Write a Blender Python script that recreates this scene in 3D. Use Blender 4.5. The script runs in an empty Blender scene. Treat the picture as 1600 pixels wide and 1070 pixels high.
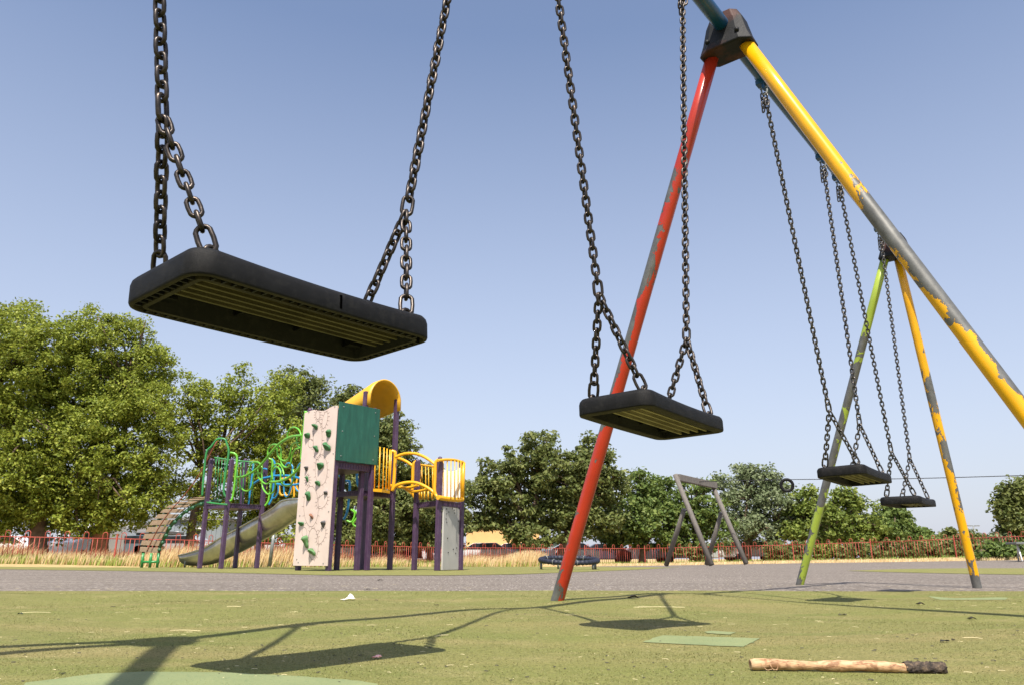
import bpy, math, random
import numpy as np
from mathutils import Vector, Matrix
random.seed(7); rng = np.random.default_rng(7)
S = bpy.context.scene; COL = S.collection

# ------------------------------------------------------------------ camera, sky, sun
F = 1175.0; PIT = 0.280; HC = 0.182
cam = bpy.data.cameras.new('camera'); co = bpy.data.objects.new('camera', cam); COL.objects.link(co)
co.location = (0, 0, HC); co.rotation_euler = (math.pi/2 + PIT, 0, 0)
cam.sensor_width = 36; cam.lens = F/1600*36; cam.clip_start = 0.02; cam.clip_end = 3000
cam.dof.use_dof = True; cam.dof.focus_distance = 1.7; cam.dof.aperture_fstop = 32
S.camera = co
SUN = Vector((-0.028, -0.633, 1)).normalized()
w = bpy.data.worlds.new('World'); S.world = w; w.use_nodes = True
nt = w.node_tree; bg = nt.nodes['Background']
sky = nt.nodes.new('ShaderNodeTexSky'); sky.sky_type = 'NISHITA'; sky.sun_disc = False
sky.sun_elevation = math.asin(SUN.z); sky.sun_rotation = math.atan2(SUN.x, SUN.y)
sky.altitude = 50; sky.air_density = 1.0; sky.dust_density = 1.6; sky.ozone_density = 1.6
hs = nt.nodes.new('ShaderNodeHueSaturation'); hs.inputs['Saturation'].default_value = .93; hs.inputs['Hue'].default_value = .5
tint = nt.nodes.new('ShaderNodeMix'); tint.data_type = 'RGBA'; tint.blend_type = 'MULTIPLY'; tint.inputs[0].default_value = 1; tint.inputs[7].default_value = (1.03, .99, 1.0, 1)
nt.links.new(sky.outputs[0], hs.inputs['Color']); nt.links.new(hs.outputs[0], tint.inputs[6]); 
hz_g = nt.nodes.new('ShaderNodeTexCoord'); hz_s = nt.nodes.new('ShaderNodeSeparateXYZ'); nt.links.new(hz_g.outputs['Generated'], hz_s.inputs[0])
hz_r = nt.nodes.new('ShaderNodeValToRGB'); nt.links.new(hz_s.outputs['Z'], hz_r.inputs[0])
hz_r.color_ramp.elements[0].position = 0; hz_r.color_ramp.elements[0].color = (.85,.85,.85,1); hz_r.color_ramp.elements[1].position = .62; hz_r.color_ramp.elements[1].color = (0,0,0,1)
e_ = hz_r.color_ramp.elements.new(.22); e_.color = (.52,.52,.52,1)
hzm = nt.nodes.new('ShaderNodeMix'); hzm.data_type = 'RGBA'; hzm.inputs[7].default_value = (3.25, 3.42, 4.0, 1)
nt.links.new(hz_r.outputs[0], hzm.inputs[0]); nt.links.new(tint.outputs[2], hzm.inputs[6]); nt.links.new(hzm.outputs[2], bg.inputs[0]); bg.inputs[1].default_value = 0.132
sl = bpy.data.lights.new('sun', 'SUN'); sl.energy = 5.0; sl.angle = math.radians(0.5); sl.color = (1, .93, .82)
so = bpy.data.objects.new('sun', sl); COL.objects.link(so); so.rotation_euler = SUN.to_track_quat('Z', 'Y').to_euler()
S.view_settings.view_transform = 'Standard'; S.view_settings.look = 'None'
S.view_settings.exposure = 0.62; S.view_settings.gamma = 1

# ------------------------------------------------------------------ picture -> place
def PT(px, py, Y):
    "point at ground distance Y seen at a spot of the photo"
    z = HC + Y*math.tan(PIT - math.atan((py-535)/F))
    zc = Y*math.cos(PIT) + (z-HC)*math.sin(PIT)
    return Vector(((px-800)/F*zc, Y, z))
def GP(px, py, z=0.0):
    "where the sight line meets height z"
    t = math.tan(PIT - math.atan((py-535)/F)); Y = (z-HC)/t
    zc = Y*math.cos(PIT) + (z-HC)*math.sin(PIT)
    return Vector(((px-800)/F*zc, Y, z))
def GX(px, Y, z=0.0):
    zc = Y*math.cos(PIT) + (z-HC)*math.sin(PIT)
    return Vector(((px-800)/F*zc, Y, z))

# ------------------------------------------------------------------ objects
def tag(o, label=None, cat=None, group=None, kind=None):
    if label: o['label'] = label
    if cat: o['category'] = cat
    if group: o['group'] = group
    if kind: o['kind'] = kind
    return o
def empty(name, loc, label, cat, group=None):
    o = bpy.data.objects.new(name, None); COL.objects.link(o); o.location = loc; o.empty_display_size = .2
    return tag(o, label, cat, group)
class MB:
    def __init__(s): s.v = []; s.f = []; s.sm = []
    def add(s, vs, fs, smooth=False):
        n = len(s.v); s.v += [tuple(p) for p in vs]; s.f += [tuple(i+n for i in f) for f in fs]; s.sm += [smooth]*len(fs)
        return s
    def box(s, c, ax, ay, az):
        "centre and three half-axis vectors"
        c = Vector(c); ax = Vector(ax); ay = Vector(ay); az = Vector(az)
        vs = [c + sx*ax + sy*ay + sz*az for sz in (-1, 1) for sx, sy in ((-1,-1),(1,-1),(1,1),(-1,1))]
        fs = [(0,3,2,1),(4,5,6,7),(0,1,5,4),(1,2,6,5),(2,3,7,6),(3,0,4,7)]
        if ax.cross(ay).dot(az) < 0: fs = [f[::-1] for f in fs]
        return s.add(vs, fs)
    def bx(s, x0, x1, y0, y1, z0, z1):
        return s.box(((x0+x1)/2,(y0+y1)/2,(z0+z1)/2), ((x1-x0)/2,0,0), (0,(y1-y0)/2,0), (0,0,(z1-z0)/2))
    def beam(s, a, b, wd, hg, up=(0,0,1)):
        a = Vector(a); b = Vector(b); d = b-a; L = d.length; d.normalize()
        sd = d.cross(Vector(up)).normalized(); u = sd.cross(d)
        return s.box((a+b)/2, d*(L/2), sd*wd/2, u*hg/2)
    def tube(s, pts, r, seg=10, cap=True, closed=False):
        pts = [Vector(p) for p in pts]; n = len(pts); rs = r if isinstance(r, (list, tuple)) else [r]*n
        prev = None; vs = []
        for i, p in enumerate(pts):
            if closed: d = pts[(i+1) % n] - pts[i-1]
            else: d = pts[min(i+1, n-1)] - pts[max(i-1, 0)]
            if d.length < 1e-9: d = Vector((0,0,1))
            d.normalize()
            if prev is None:
                a = d.orthogonal().normalized()
            else:
                a = prev - d*prev.dot(d)
                a = a.normalized() if a.length > 1e-6 else d.orthogonal().normalized()
            prev = a; b = d.cross(a)
            for k in range(seg):
                t = 2*math.pi*k/seg; vs.append(p + (a*math.cos(t) + b*math.sin(t))*rs[i])
        fs = []
        for i in range(n if closed else n-1):
            j = (i+1) % n
            for k in range(seg):
                l = (k+1) % seg
                fs.append((i*seg+k, i*seg+l, j*seg+l, j*seg+k))
        s.add(vs, fs, True)
        if cap and not closed:
            m = len(s.v) - n*seg
            s.f.append(tuple(m+k for k in range(seg))[::-1]); s.sm.append(False)
            s.f.append(tuple(m+(n-1)*seg+k for k in range(seg))); s.sm.append(False)
        return s
    def prism(s, poly, ext):
        "closed planar polygon extruded by a vector"
        n = len(poly); ext = Vector(ext); a = [Vector(p) for p in poly]; b = [p+ext for p in a]
        nrm = Vector((0,0,0))
        for i in range(n): nrm += a[i].cross(a[(i+1) % n])
        if nrm.dot(ext) > 0: a, b = a, b; lo = tuple(range(n))[::-1]; hi = tuple(range(n, 2*n)); sd = [(i,(i+1)%n,n+(i+1)%n,n+i) for i in range(n)]
        else: lo = tuple(range(n)); hi = tuple(range(n, 2*n))[::-1]; sd = [(i,n+i,n+(i+1)%n,(i+1)%n) for i in range(n)]
        return s.add(a+b, [lo, hi]+sd)
    def ball(s, c, r, n=10, m=6, sq=(1,1,1)):
        vs = []; c = Vector(c)
        for i in range(1, m):
            for k in range(n):
                t = math.pi*i/m; q = 2*math.pi*k/n
                vs.append(c + Vector((math.sin(t)*math.cos(q)*sq[0], math.sin(t)*math.sin(q)*sq[1], math.cos(t)*sq[2]))*r)
        vs += [c+Vector((0,0,r*sq[2])), c-Vector((0,0,r*sq[2]))]; T = len(vs)-2
        fs = [(i*n+k, (i+1)*n+k, (i+1)*n+(k+1)%n, i*n+(k+1)%n) for i in range(m-2) for k in range(n)]
        fs += [(T, k, (k+1)%n) for k in range(n)] + [(T+1, (m-2)*n+(k+1)%n, (m-2)*n+k) for k in range(n)]
        return s.add(vs, fs, True)
    def build(s, name, mat, parent=None, bevel=0, label=None):
        me = bpy.data.meshes.new(name)
        off = Vector((0,0,0))
        if parent: off = parent.location if parent.parent is None else parent.parent.location + parent.location
        me.from_pydata([Vector(p)-off for p in s.v], [], s.f)
        me.polygons.foreach_set('use_smooth', s.sm); me.materials.append(mat); me.update()
        o = bpy.data.objects.new(name, me); COL.objects.link(o)
        if parent: o.parent = parent
        if bevel:
            b = o.modifiers.new('bevel', 'BEVEL'); b.width = bevel; b.segments = 2; b.limit_method = 'ANGLE'; b.angle_limit = .7
        if label: o['label'] = label
        return o
def npmesh(name, V, Fq, mat, parent=None, smooth=False):
    me = bpy.data.meshes.new(name); n = len(V); m, k = Fq.shape
    me.vertices.add(n); me.vertices.foreach_set('co', np.ascontiguousarray(V, dtype=np.float32).ravel())
    me.loops.add(m*k); me.loops.foreach_set('vertex_index', Fq.astype(np.int32).ravel())
    me.polygons.add(m); me.polygons.foreach_set('loop_start', np.arange(0, m*k, k, dtype=np.int32))
    me.polygons.foreach_set('use_smooth', np.full(m, smooth)); me.materials.append(mat); me.update(calc_edges=True)
    o = bpy.data.objects.new(name, me); COL.objects.link(o)
    if parent: o.parent = parent
    return o
def spline(pts, n=5):
    pts = [Vector(p) for p in pts]; out = []
    for i in range(len(pts)-1):
        p0 = pts[max(i-1,0)]; p1 = pts[i]; p2 = pts[i+1]; p3 = pts[min(i+2,len(pts)-1)]
        for k in range(n):
            t = k/n
            out.append(.5*((2*p1)+(p2-p0)*t+(2*p0-5*p1+4*p2-p3)*t*t+(3*p1-p0-3*p2+p3)*t**3))
    return out+[pts[-1]]

# ------------------------------------------------------------------ materials
def newmat(name):
    m = bpy.data.materials.new(name); m.use_nodes = True; return m, m.node_tree, m.node_tree.nodes['Principled BSDF']
def nd(t, k, **kw):
    n = t.nodes.new(k)
    for a, b in kw.items(): setattr(n, a, b)
    return n
def noise(t, vec, scale, detail=4, rough=.55, dist=0):
    n = nd(t, 'ShaderNodeTexNoise'); n.inputs['Scale'].default_value = scale; n.inputs['Detail'].default_value = detail
    n.inputs['Roughness'].default_value = rough; n.inputs['Distortion'].default_value = dist
    if vec is not None: t.links.new(vec, n.inputs['Vector'])
    return n.outputs['Fac']
def ramp(t, fac, stops, interp='LINEAR'):
    r = nd(t, 'ShaderNodeValToRGB'); r.color_ramp.interpolation = interp; e = r.color_ramp.elements
    while len(e) < len(stops): e.new(.5)
    for el, (p, c) in zip(e, stops):
        el.position = p; el.color = (c, c, c, 1) if isinstance(c, (int, float)) else (*c, 1)
    t.links.new(fac, r.inputs[0]); return r.outputs[0]
def mix(t, fac, a, b, mode='MIX'):
    m = nd(t, 'ShaderNodeMix', data_type='RGBA', blend_type=mode)
    for s, v in ((0, fac), (6, a), (7, b)):
        if hasattr(v, 'is_linked') or hasattr(v, 'links'): t.links.new(v, m.inputs[s])
        else: m.inputs[s].default_value = v if s == 0 else (*v, 1)
    return m.outputs[2]
def mth(t, op, a, b=0.0, c=None):
    m = nd(t, 'ShaderNodeMath', operation=op)
    for s, v in ((0, a), (1, b), (2, c)):
        if v is None: continue
        if hasattr(v, 'links'): t.links.new(v, m.inputs[s])
        else: m.inputs[s].default_value = v
    return m.outputs[0]
def bump(t, p, h, strength=.3, dist=.01):
    b = nd(t, 'ShaderNodeBump'); b.inputs['Strength'].default_value = strength; b.inputs['Distance'].default_value = dist
    t.links.new(h, b.inputs['Height']); t.links.new(b.outputs[0], p.inputs['Normal'])
def objco(t): return nd(t, 'ShaderNodeTexCoord').outputs['Object']
def geoco(t): return nd(t, 'ShaderNodeNewGeometry').outputs['Position']
def simple(name, c, rough=.5, metal=0, var=.25, scale=8, bmp=0, bscale=60, spec=.5, dirt=None, dirtamt=.4):
    m, t, p = newmat(name); v = geoco(t)
    f = noise(t, v, scale, 5)
    lo = tuple(x*(1-var) for x in c); hi = tuple(min(1, x*(1+var)) for x in c)
    col = ramp(t, f, [(.3, lo), (.7, hi)])
    if dirt:
        g = noise(t, v, scale*2.3, 8, .7); col = mix(t, ramp(t, g, [(.5, 0), (.72, dirtamt)]), col, dirt)
    t.links.new(col, p.inputs['Base Color']); p.inputs['Roughness'].default_value = rough; p.inputs['Metallic'].default_value = metal
    p.inputs['Specular IOR Level'].default_value = spec
    if bmp: bump(t, p, noise(t, v, bscale, 4), bmp, .01)
    return m
def worn(name, c, A, B, L, r, metal=(.17,.17,.16), nscale=5.0):
    "paint flaked to bare grey metal; A(z) how much paint, B(z) how it leans to one side"
    m, t, p = newmat(name); v = objco(t)
    sp = nd(t, 'ShaderNodeSeparateXYZ'); t.links.new(v, sp.inputs[0])
    z = mth(t, 'DIVIDE', sp.outputs['Z'], L); x = mth(t, 'DIVIDE', sp.outputs['X'], r)
    mp = nd(t, 'ShaderNodeMapping'); t.links.new(v, mp.inputs[0]); mp.inputs['Scale'].default_value = (2.0, 2.0, 1.25)
    N = mth(t, 'ADD', mth(t, 'MULTIPLY', noise(t, mp.outputs[0], nscale, 8, .66, .5), 2.8), -.9)
    sp2 = noise(t, v, 38, 3, .6)
    P = mth(t, 'ADD', N, ramp(t, z, A)); P = mth(t, 'ADD', P, mth(t, 'MULTIPLY', x, mth(t, 'MULTIPLY', ramp(t, z, B), -1)))
    P = mth(t, 'SUBTRACT', P, mth(t, 'MULTIPLY', ramp(t, noise(t, v, 15, 5, .6, .4), [(.60, 0), (.68, 1)]), mth(t, 'MULTIPLY', mth(t, 'SUBTRACT', 1.0, ramp(t, z, A)), 1.3)))
    P = mth(t, 'SUBTRACT', P, mth(t, 'MULTIPLY', ramp(t, sp2, [(.66, 0), (.74, 1)]), .16))
    mask = ramp(t, mth(t, 'MULTIPLY', P, .5), [(.498, 0), (.502, 1)])
    edge = ramp(t, mth(t, 'MULTIPLY', P, .5), [(.470, 0), (.497, 1)])
    pc = ramp(t, noise(t, v, 9, 5), [(.3, tuple(q*.82 for q in c)), (.7, c)])
    mc = ramp(t, noise(t, mp.outputs[0], 14, 8, .7), [(.3, tuple(q*.55 for q in metal)), (.62, metal), (.8, tuple(q*1.35 for q in metal))])
    mc = mix(t, mth(t, 'MULTIPLY', edge, .55), mc, (.05, .025, .012))
    t.links.new(mix(t, mask, mc, pc), p.inputs['Base Color'])
    t.links.new(ramp(t, mask, [(0, .48), (1, .27)]), p.inputs['Roughness'])
    t.links.new(mth(t, 'MULTIPLY', mth(t, 'SUBTRACT', 1.0, mask), .45), p.inputs['Metallic'])
    bump(t, p, mth(t, 'ADD', mask, mth(t, 'MULTIPLY', noise(t, v, 30, 4), .35)), .25, .002)
    return m
def leafmat(name, c1, c2, c3, trans=.3):
    m, t, p = newmat(name)
    g = nd(t, 'ShaderNodeNewGeometry')
    f = g.outputs['Random Per Island']
    col = ramp(t, f, [(0, c1), (.55, c2), (1, c3)])
    n = noise(t, g.outputs['Position'], .45, 3)
    col = mix(t, ramp(t, n, [(.35, 0), (.65, .55)]), col, c2)
    t.links.new(col, p.inputs['Base Color']); p.inputs['Roughness'].default_value = .55; p.inputs['Specular IOR Level'].default_value = .3
    tr = nd(t, 'ShaderNodeBsdfTranslucent'); t.links.new(mix(t, .5, col, c3), tr.inputs['Color'])
    ms = nd(t, 'ShaderNodeMixShader'); ms.inputs[0].default_value = trans
    t.links.new(p.outputs[0], ms.inputs[1]); t.links.new(tr.outputs[0], ms.inputs[2])
    t.links.new(ms.outputs[0], t.nodes['Material Output'].inputs[0]); return m

M = {}
M['rubber'] = simple('black_rubber', (.0075,.0075,.008), .6, 0, .3, 25, .25, 900, .18, (.035,.033,.030), .4)
M['black0'] = simple('black_gap', (.001,.001,.001), .9, 0, .1, 5, 0, 5, 0)
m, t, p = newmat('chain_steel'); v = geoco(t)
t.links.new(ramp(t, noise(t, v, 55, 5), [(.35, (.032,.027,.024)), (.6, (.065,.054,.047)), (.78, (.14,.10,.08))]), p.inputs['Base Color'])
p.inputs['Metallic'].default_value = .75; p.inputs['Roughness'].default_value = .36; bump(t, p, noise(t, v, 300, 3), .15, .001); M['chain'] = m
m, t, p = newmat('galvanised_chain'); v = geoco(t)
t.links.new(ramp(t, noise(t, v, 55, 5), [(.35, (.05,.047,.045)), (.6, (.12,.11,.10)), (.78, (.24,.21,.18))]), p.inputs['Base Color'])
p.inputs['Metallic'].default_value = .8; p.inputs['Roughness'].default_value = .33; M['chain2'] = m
M['bluebar'] = simple('blue_painted_steel', (.004,.055,.14), .3, 0, .25, 12, .05, 60, .5, (.02,.03,.04), .5)
m, t, p = newmat('weathered_black_cover'); v = geoco(t)
p.inputs['Specular IOR Level'].default_value = .25; c = ramp(t, noise(t, v, 22, 8, .7), [(.35, (.004,.005,.006)), (.6, (.009,.010,.012)), (.82, (.05,.045,.04))])
c = mix(t, ramp(t, noise(t, v, 7, 5), [(.5, 0), (.62, .8)]), c, (.065,.022,.014))
t.links.new(c, p.inputs['Base Color']); p.inputs['Roughness'].default_value = .6; bump(t, p, noise(t, v, 60, 5), .4, .003); M['cover'] = m
M['purple'] = simple('purple_painted_steel', (.062,.032,.072), .5, 0, .2, 5, 0, 60, .5, (.16,.12,.16), .35)
M['green'] = simple('leaf_green_painted_steel', (.13,.42,.03), .3, 0, .12, 6)
M['dgreen'] = simple('dark_green_painted_steel', (.03,.21,.055), .35, 0, .2, 6)
M['ddgreen'] = simple('bottle_green_painted_steel', (.016,.085,.035), .45, 0, .2, 6)
M['blue'] = simple('light_blue_painted_steel', (.02,.22,.44), .3, 0, .15, 6)
M['yellow'] = simple('yellow_painted_steel', (.72,.36,.012), .32, 0, .1, 6)
M['hood'] = simple('yellow_plastic', (.66,.36,.02), .45, 0, .1, 4)
M['panelg'] = None
m, t, p = newmat('green_board'); v = geoco(t)
mp = nd(t, 'ShaderNodeMapping'); t.links.new(v, mp.inputs[0]); mp.inputs['Scale'].default_value = (9, 9, 1.2)
c = ramp(t, noise(t, mp.outputs[0], 2.2, 8, .7), [(.35, (.008,.065,.043)), (.62, (.014,.10,.066)), (.8, (.055,.16,.12))])
t.links.new(c, p.inputs['Base Color']); p.inputs['Roughness'].default_value = .45; M['panelg'] = m
M['wall'] = simple('cream_pink_board', (.60,.49,.43), .5, 0, .07, 3, 0, 50, .4, (.5,.38,.3), .25)
M['groove'] = simple('brown_engraved_line', (.13,.085,.065), .7)
M['hold'] = simple('dark_green_resin', (.03,.13,.04), .6, 0, .4, 30, .3, 120)
M['hold2'] = simple('light_green_resin', (.09,.20,.07), .6, 0, .3, 30, .3, 120)
M['hold3'] = simple('brown_resin', (.22,.10,.06), .7, 0, .4, 30, .3, 120)
M['hold4'] = simple('grey_resin', (.09,.085,.09), .7, 0, .4, 30, .3, 120)
M['slab'] = simple('grey_concrete_look_board', (.40,.39,.36), .7, 0, .12, 3, .1, 60)
M['cream'] = simple('cream_plastic_sheet', (.80,.74,.60), .5, 0, .05, 3)
m, t, p = newmat('brushed_stainless_steel'); v = geoco(t)
t.links.new(ramp(t, noise(t, v, 4, 7, .7), [(.3, (.42,.39,.35)), (.7, (.62,.59,.55))]), p.inputs['Base Color'])
p.inputs['Metallic'].default_value = .85; p.inputs['Roughness'].default_value = .30; M['steel'] = m
def wood(name, a, b, sc=(2,2,18), rough=.8):
    m, t, p = newmat(name); v = objco(t)
    mp = nd(t, 'ShaderNodeMapping'); t.links.new(v, mp.inputs[0]); mp.inputs['Scale'].default_value = sc
    t.links.new(ramp(t, noise(t, mp.outputs[0], 3, 8, .65), [(.3, a), (.7, b)]), p.inputs['Base Color'])
    p.inputs['Roughness'].default_value = rough; bump(t, p, noise(t, mp.outputs[0], 8, 6), .3, .004); return m
M['plank'] = wood('weathered_plank', (.20,.135,.085), (.42,.30,.20), (6,6,30))
M['timber'] = wood('weathered_timber', (.075,.068,.06), (.185,.165,.145), (20,20,1.5))
M['greymetal'] = simple('grey_galvanised_steel', (.20,.21,.20), .5, .4, .3, 12)
M['rope'] = simple('red_brown_rope', (.28,.085,.045), .8, 0, .3, 30)
M['fence'] = simple('red_fence_paint', (.36,.072,.052), .55, 0, .25, 3, 0, 50, .3, (.22,.06,.04), .5)
M['bark'] = simple('brown_bark', (.13,.09,.06), .9, 0, .4, 5, .5, 18)
M['bark2'] = simple('reddish_bark', (.26,.13,.07), .9, 0, .4, 4, .5, 18)
M['leafA'] = leafmat('sunlit_yellow_green_leaf', (.07,.11,.012), (.20,.25,.024), (.42,.45,.085), .32)
M['leafB'] = leafmat('mid_green_leaf', (.06,.10,.015), (.14,.19,.028), (.30,.34,.08), .3)
M['leafC'] = leafmat('dark_green_leaf', (.05,.078,.018), (.115,.142,.034), (.26,.28,.095), .28)
M['leafD'] = leafmat('grey_green_leaf', (.07,.10,.04), (.15,.19,.085), (.30,.34,.20), .25)
M['leafE'] = leafmat('fresh_green_leaf', (.05,.09,.02), (.11,.165,.034), (.23,.28,.075), .3)
M['grass'] = leafmat('dry_straw_grass', (.56,.40,.20), (.74,.58,.32), (.83,.71,.46), .35)
M['grassr'] = leafmat('rust_brown_seed_head', (.22,.09,.05), (.34,.17,.09), (.50,.28,.14), .2)
M['grassg'] = leafmat('green_weed', (.14,.22,.03), (.24,.33,.06), (.42,.48,.12), .3)
M['white'] = simple('white_paint', (.75,.75,.74), .4)
M['black'] = simple('black_plastic', (.015,.015,.016), .5)
M['ring'] = simple('navy_black_rope_cover', (.012,.014,.028), .55, 0, .4, 30)
M['glass'] = simple('dark_window_glass', (.02,.025,.03), .08)

# ------------------------------------------------------------------ ground
ED = [(-400,879,25,.04),(0,879,25,.04),(300,885,28.6,-.10),(457,886,32,-.17),(700,884,40,-.20),(1000,881,46,-.17),(1200,878,44,-.03),(1400,875,39,.08),(1550,872.5,35,.17),(1800,872,29,.2),(2600,872,26,.2)]
FL = []
for px, py, Y, z in ED: FL.append(GX(px, Y, z))
FXs = np.array([p.x for p in FL]); FYs = np.array([p.y for p in FL]); FZs = np.array([p.z for p in FL])
def hz(x, y):
    "height of the terrain"
    x = np.asarray(x, float); y = np.asarray(y, float)
    fy = np.interp(x, FXs, FYs); fz = np.interp(x, FXs, FZs)
    s = np.clip((y-17)/(fy-17), 0, 1); return fz*s*s*(3-2*s)
def H(x, y): return float(hz(x, y))
def und(x, y):
    "worn hollows of the soft surface"
    x = np.asarray(x, float); y = np.asarray(y, float)
    wn = np.clip((y-1.45)/.45, 0, 1); wn = wn*wn*(3-2*wn); wf = np.clip((4.55-y)/.5, 0, 1); wf = wf*wf*(3-2*wf)
    g = .010*(np.sin(1.9*x+.9*y+.4)*np.sin(2.6*y+.6)+.55*np.sin(3.7*x-1.9*y)+.3*np.sin(7.1*x+5.3*y))
    return g*wn*wf
def sheet(name, xs, f0, f1, ny, off, mat, nearz=0):
    xs = np.array(xs); X = np.repeat(xs[:, None], ny, 1); s = np.linspace(0, 1, ny)[None]
    Y = np.array([f0(x) for x in xs])[:, None]*(1-s) + np.array([f1(x) for x in xs])[:, None]*s
    Z = hz(X, Y)+off+(und(X, Y) if name == 'play_surface' else 0)
    V = np.stack([X, Y, Z], -1).reshape(-1, 3); n = len(xs)
    i, j = np.meshgrid(np.arange(n-1), np.arange(ny-1), indexing='ij'); a = i*ny+j
    Fq = np.stack([a, a+ny, a+ny+1, a+1], -1).reshape(-1, 4)
    return tag(npmesh(name, V, Fq, mat, None, True), kind='structure')
# rubber safety surface
m, t, p = newmat('green_rubber_surface'); v = geoco(t)
big = noise(t, v, .9, 4, .5, .4); med = noise(t, v, 5, 6, .65); fine = noise(t, v, 170, 3, .7); gr = noise(t, v, 420, 2, .6)
mp = nd(t, 'ShaderNodeMapping'); t.links.new(v, mp.inputs[0]); mp.inputs['Scale'].default_value = (.35, 2.6, 1); streak = noise(t, mp.outputs[0], 1.6, 5, .6)
c = mix(t, ramp(t, streak, [(.38, 0), (.62, 1)]), (.160,.178,.050), (.250,.212,.086))
c = mix(t, ramp(t, big, [(.40, 0), (.62, .75)]), c, (.20,.205,.06))
c = mix(t, ramp(t, med, [(.52, 0), (.68, .45)]), c, (.34,.28,.13))
c = mix(t, ramp(t, noise(t, v, 60, 4, .75), [(.36, .45), (.5, 0)]), c, (.11,.12,.035)); c = mix(t, ramp(t, fine, [(.34, .75), (.50, 0)]), c, (.07,.075,.025))
c = mix(t, ramp(t, gr, [(.62, 0), (.72, .55)]), c, (.48,.43,.24))
sp = nd(t, 'ShaderNodeSeparateXYZ'); t.links.new(v, sp.inputs[0])
t.links.new(c, p.inputs['Base Color']); p.inputs['Roughness'].default_value = .9; p.inputs['Specular IOR Level'].default_value = .15
bump(t, p, mth(t, 'ADD', mth(t, 'MULTIPLY', fine, .8), mth(t, 'MULTIPLY', noise(t, v, 30, 4), 1.0)), 1.0, .006); M['surf'] = m
m, t, p = newmat('pale_green_rubber_patch'); v = geoco(t)
c = mix(t, ramp(t, noise(t, v, 8, 5), [(.35, 0), (.7, 1)]), (.170,.205,.088), (.215,.245,.105))
c = mix(t, ramp(t, noise(t, v, 150, 3, .6), [(.3, .8), (.42, 0)]), c, (.10,.16,.07))
t.links.new(c, p.inputs['Base Color']); p.inputs['Roughness'].default_value = .9; bump(t, p, noise(t, v, 170, 3), .6, .003); M['patch'] = m
m, t, p = newmat('old_asphalt'); v = geoco(t)
mp = nd(t, 'ShaderNodeMapping'); t.links.new(v, mp.inputs[0]); mp.inputs['Scale'].default_value = (.25, 1.5, 1)
c = ramp(t, noise(t, mp.outputs[0], 1.3, 6, .6), [(.35, (.118,.096,.076)), (.65, (.182,.152,.122))])
mq = nd(t, 'ShaderNodeMapping'); t.links.new(v, mq.inputs[0]); mq.inputs['Scale'].default_value = (1, .28, 1)
c = mix(t, ramp(t, noise(t, mq.outputs[0], 75, 3, .75), [(.40, .75), (.52, 0)]), c, (.075,.062,.052))
c = mix(t, ramp(t, noise(t, mq.outputs[0], 60, 2, .6), [(.56, 0), (.66, .6)]), c, (.50,.45,.40))
t.links.new(c, p.inputs['Base Color']); p.inputs['Roughness'].default_value = .9; bump(t, p, noise(t, v, 120, 4), .6, .004); M['asphalt'] = m
M['earth'] = simple('dry_earth_and_grass', (.42,.31,.15), .95, 0, .3, 3, .3, 20, .1, (.25,.26,.09), .6)
M['lot'] = simple('car_park_asphalt', (.10,.10,.10), .9, 0, .2, 1)

xs = list(np.linspace(-900, -60, 14)) + list(np.linspace(-50, 60, 111)) + list(np.linspace(70, 900, 14))
Yp = [-60, -20, -5, 0, 2, 5, 10, 15] + list(np.linspace(17, 60, 44)) + [80, 150, 400, 1500]
X, Y = np.meshgrid(np.array(xs), np.array(Yp), indexing='ij'); V = np.stack([X, Y, hz(X, Y)-np.where(Y < 14, .06, .012)], -1).reshape(-1, 3)
n = len(xs); ny = len(Yp); i, j = np.meshgrid(np.arange(n-1), np.arange(ny-1), indexing='ij'); a = i*ny+j
tag(npmesh('ground', V, np.stack([a, a+ny, a+ny+1, a+1], -1).reshape(-1, 4), M['earth'], None, True), kind='structure')
gx = np.linspace(-30, 34, 129)
def interp_px(pts):
    q = sorted([tuple(GP(px, py)[:2]) for px, py in pts]); a = [p[0] for p in q]; b = [p[1] for p in q]
    return lambda x: float(np.interp(x, a, b))
near_edge = lambda x: 4.76 - .02*abs(x) + .03*math.sin(x*2.1) + .02*math.sin(x*5.7)
tarf = interp_px([(-600,888),(0,888.5),(200,891),(400,895),(520,898),(700,898),(800,896.5),(870,894),(1000,889),(1060,885.5),(1120,884.2),(1600,884.0),(2300,884)])
sheet('asphalt_path', gx, lambda x: near_edge(x)-.1, lambda x: min(tarf(x), 24) , 24, -.004, M['asphalt'])
sheet('asphalt_yard', np.linspace(.5, 34, 60), lambda x: min(tarf(x), 24)-.05, lambda x: float(np.interp(x, FXs, FYs))-2.2 - max(0, 5-x)*.6, 20, -.006, M['asphalt'])
sheet('play_surface', list(np.linspace(-30, -5, 30))+list(np.linspace(-4.9, 5.9, 160))+list(np.linspace(6, 34, 30)), lambda x: 1.2, near_edge, 90, 0, M['surf'])
sheet('near_play_surface', gx, lambda x: -12, lambda x: 1.2, 8, 0, M['surf'])
sheet('far_play_surface', np.linspace(-30, 5.2, 90), lambda x: tarf(x)+.0, lambda x: max(tarf(x)+.02, min(float(np.interp(x, FXs, FYs))-2.0, 21.5)-max(0, x-2)*2.0), 24, 0, M['surf'])
rs0 = interp_px([(1328,891.5),(1400,895),(1500,895.5),(1600,897),(2200,900)]); rs1 = interp_px([(1328,890.8),(1400,888.2),(1500,887),(1600,887),(2200,887)])
x0 = GP(1328, 891).x
sheet('side_play_surface', np.linspace(x0, 26, 50), rs0, lambda x: max(rs0(x)+.02, rs1(x)), 8, 0, M['surf'])
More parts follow.
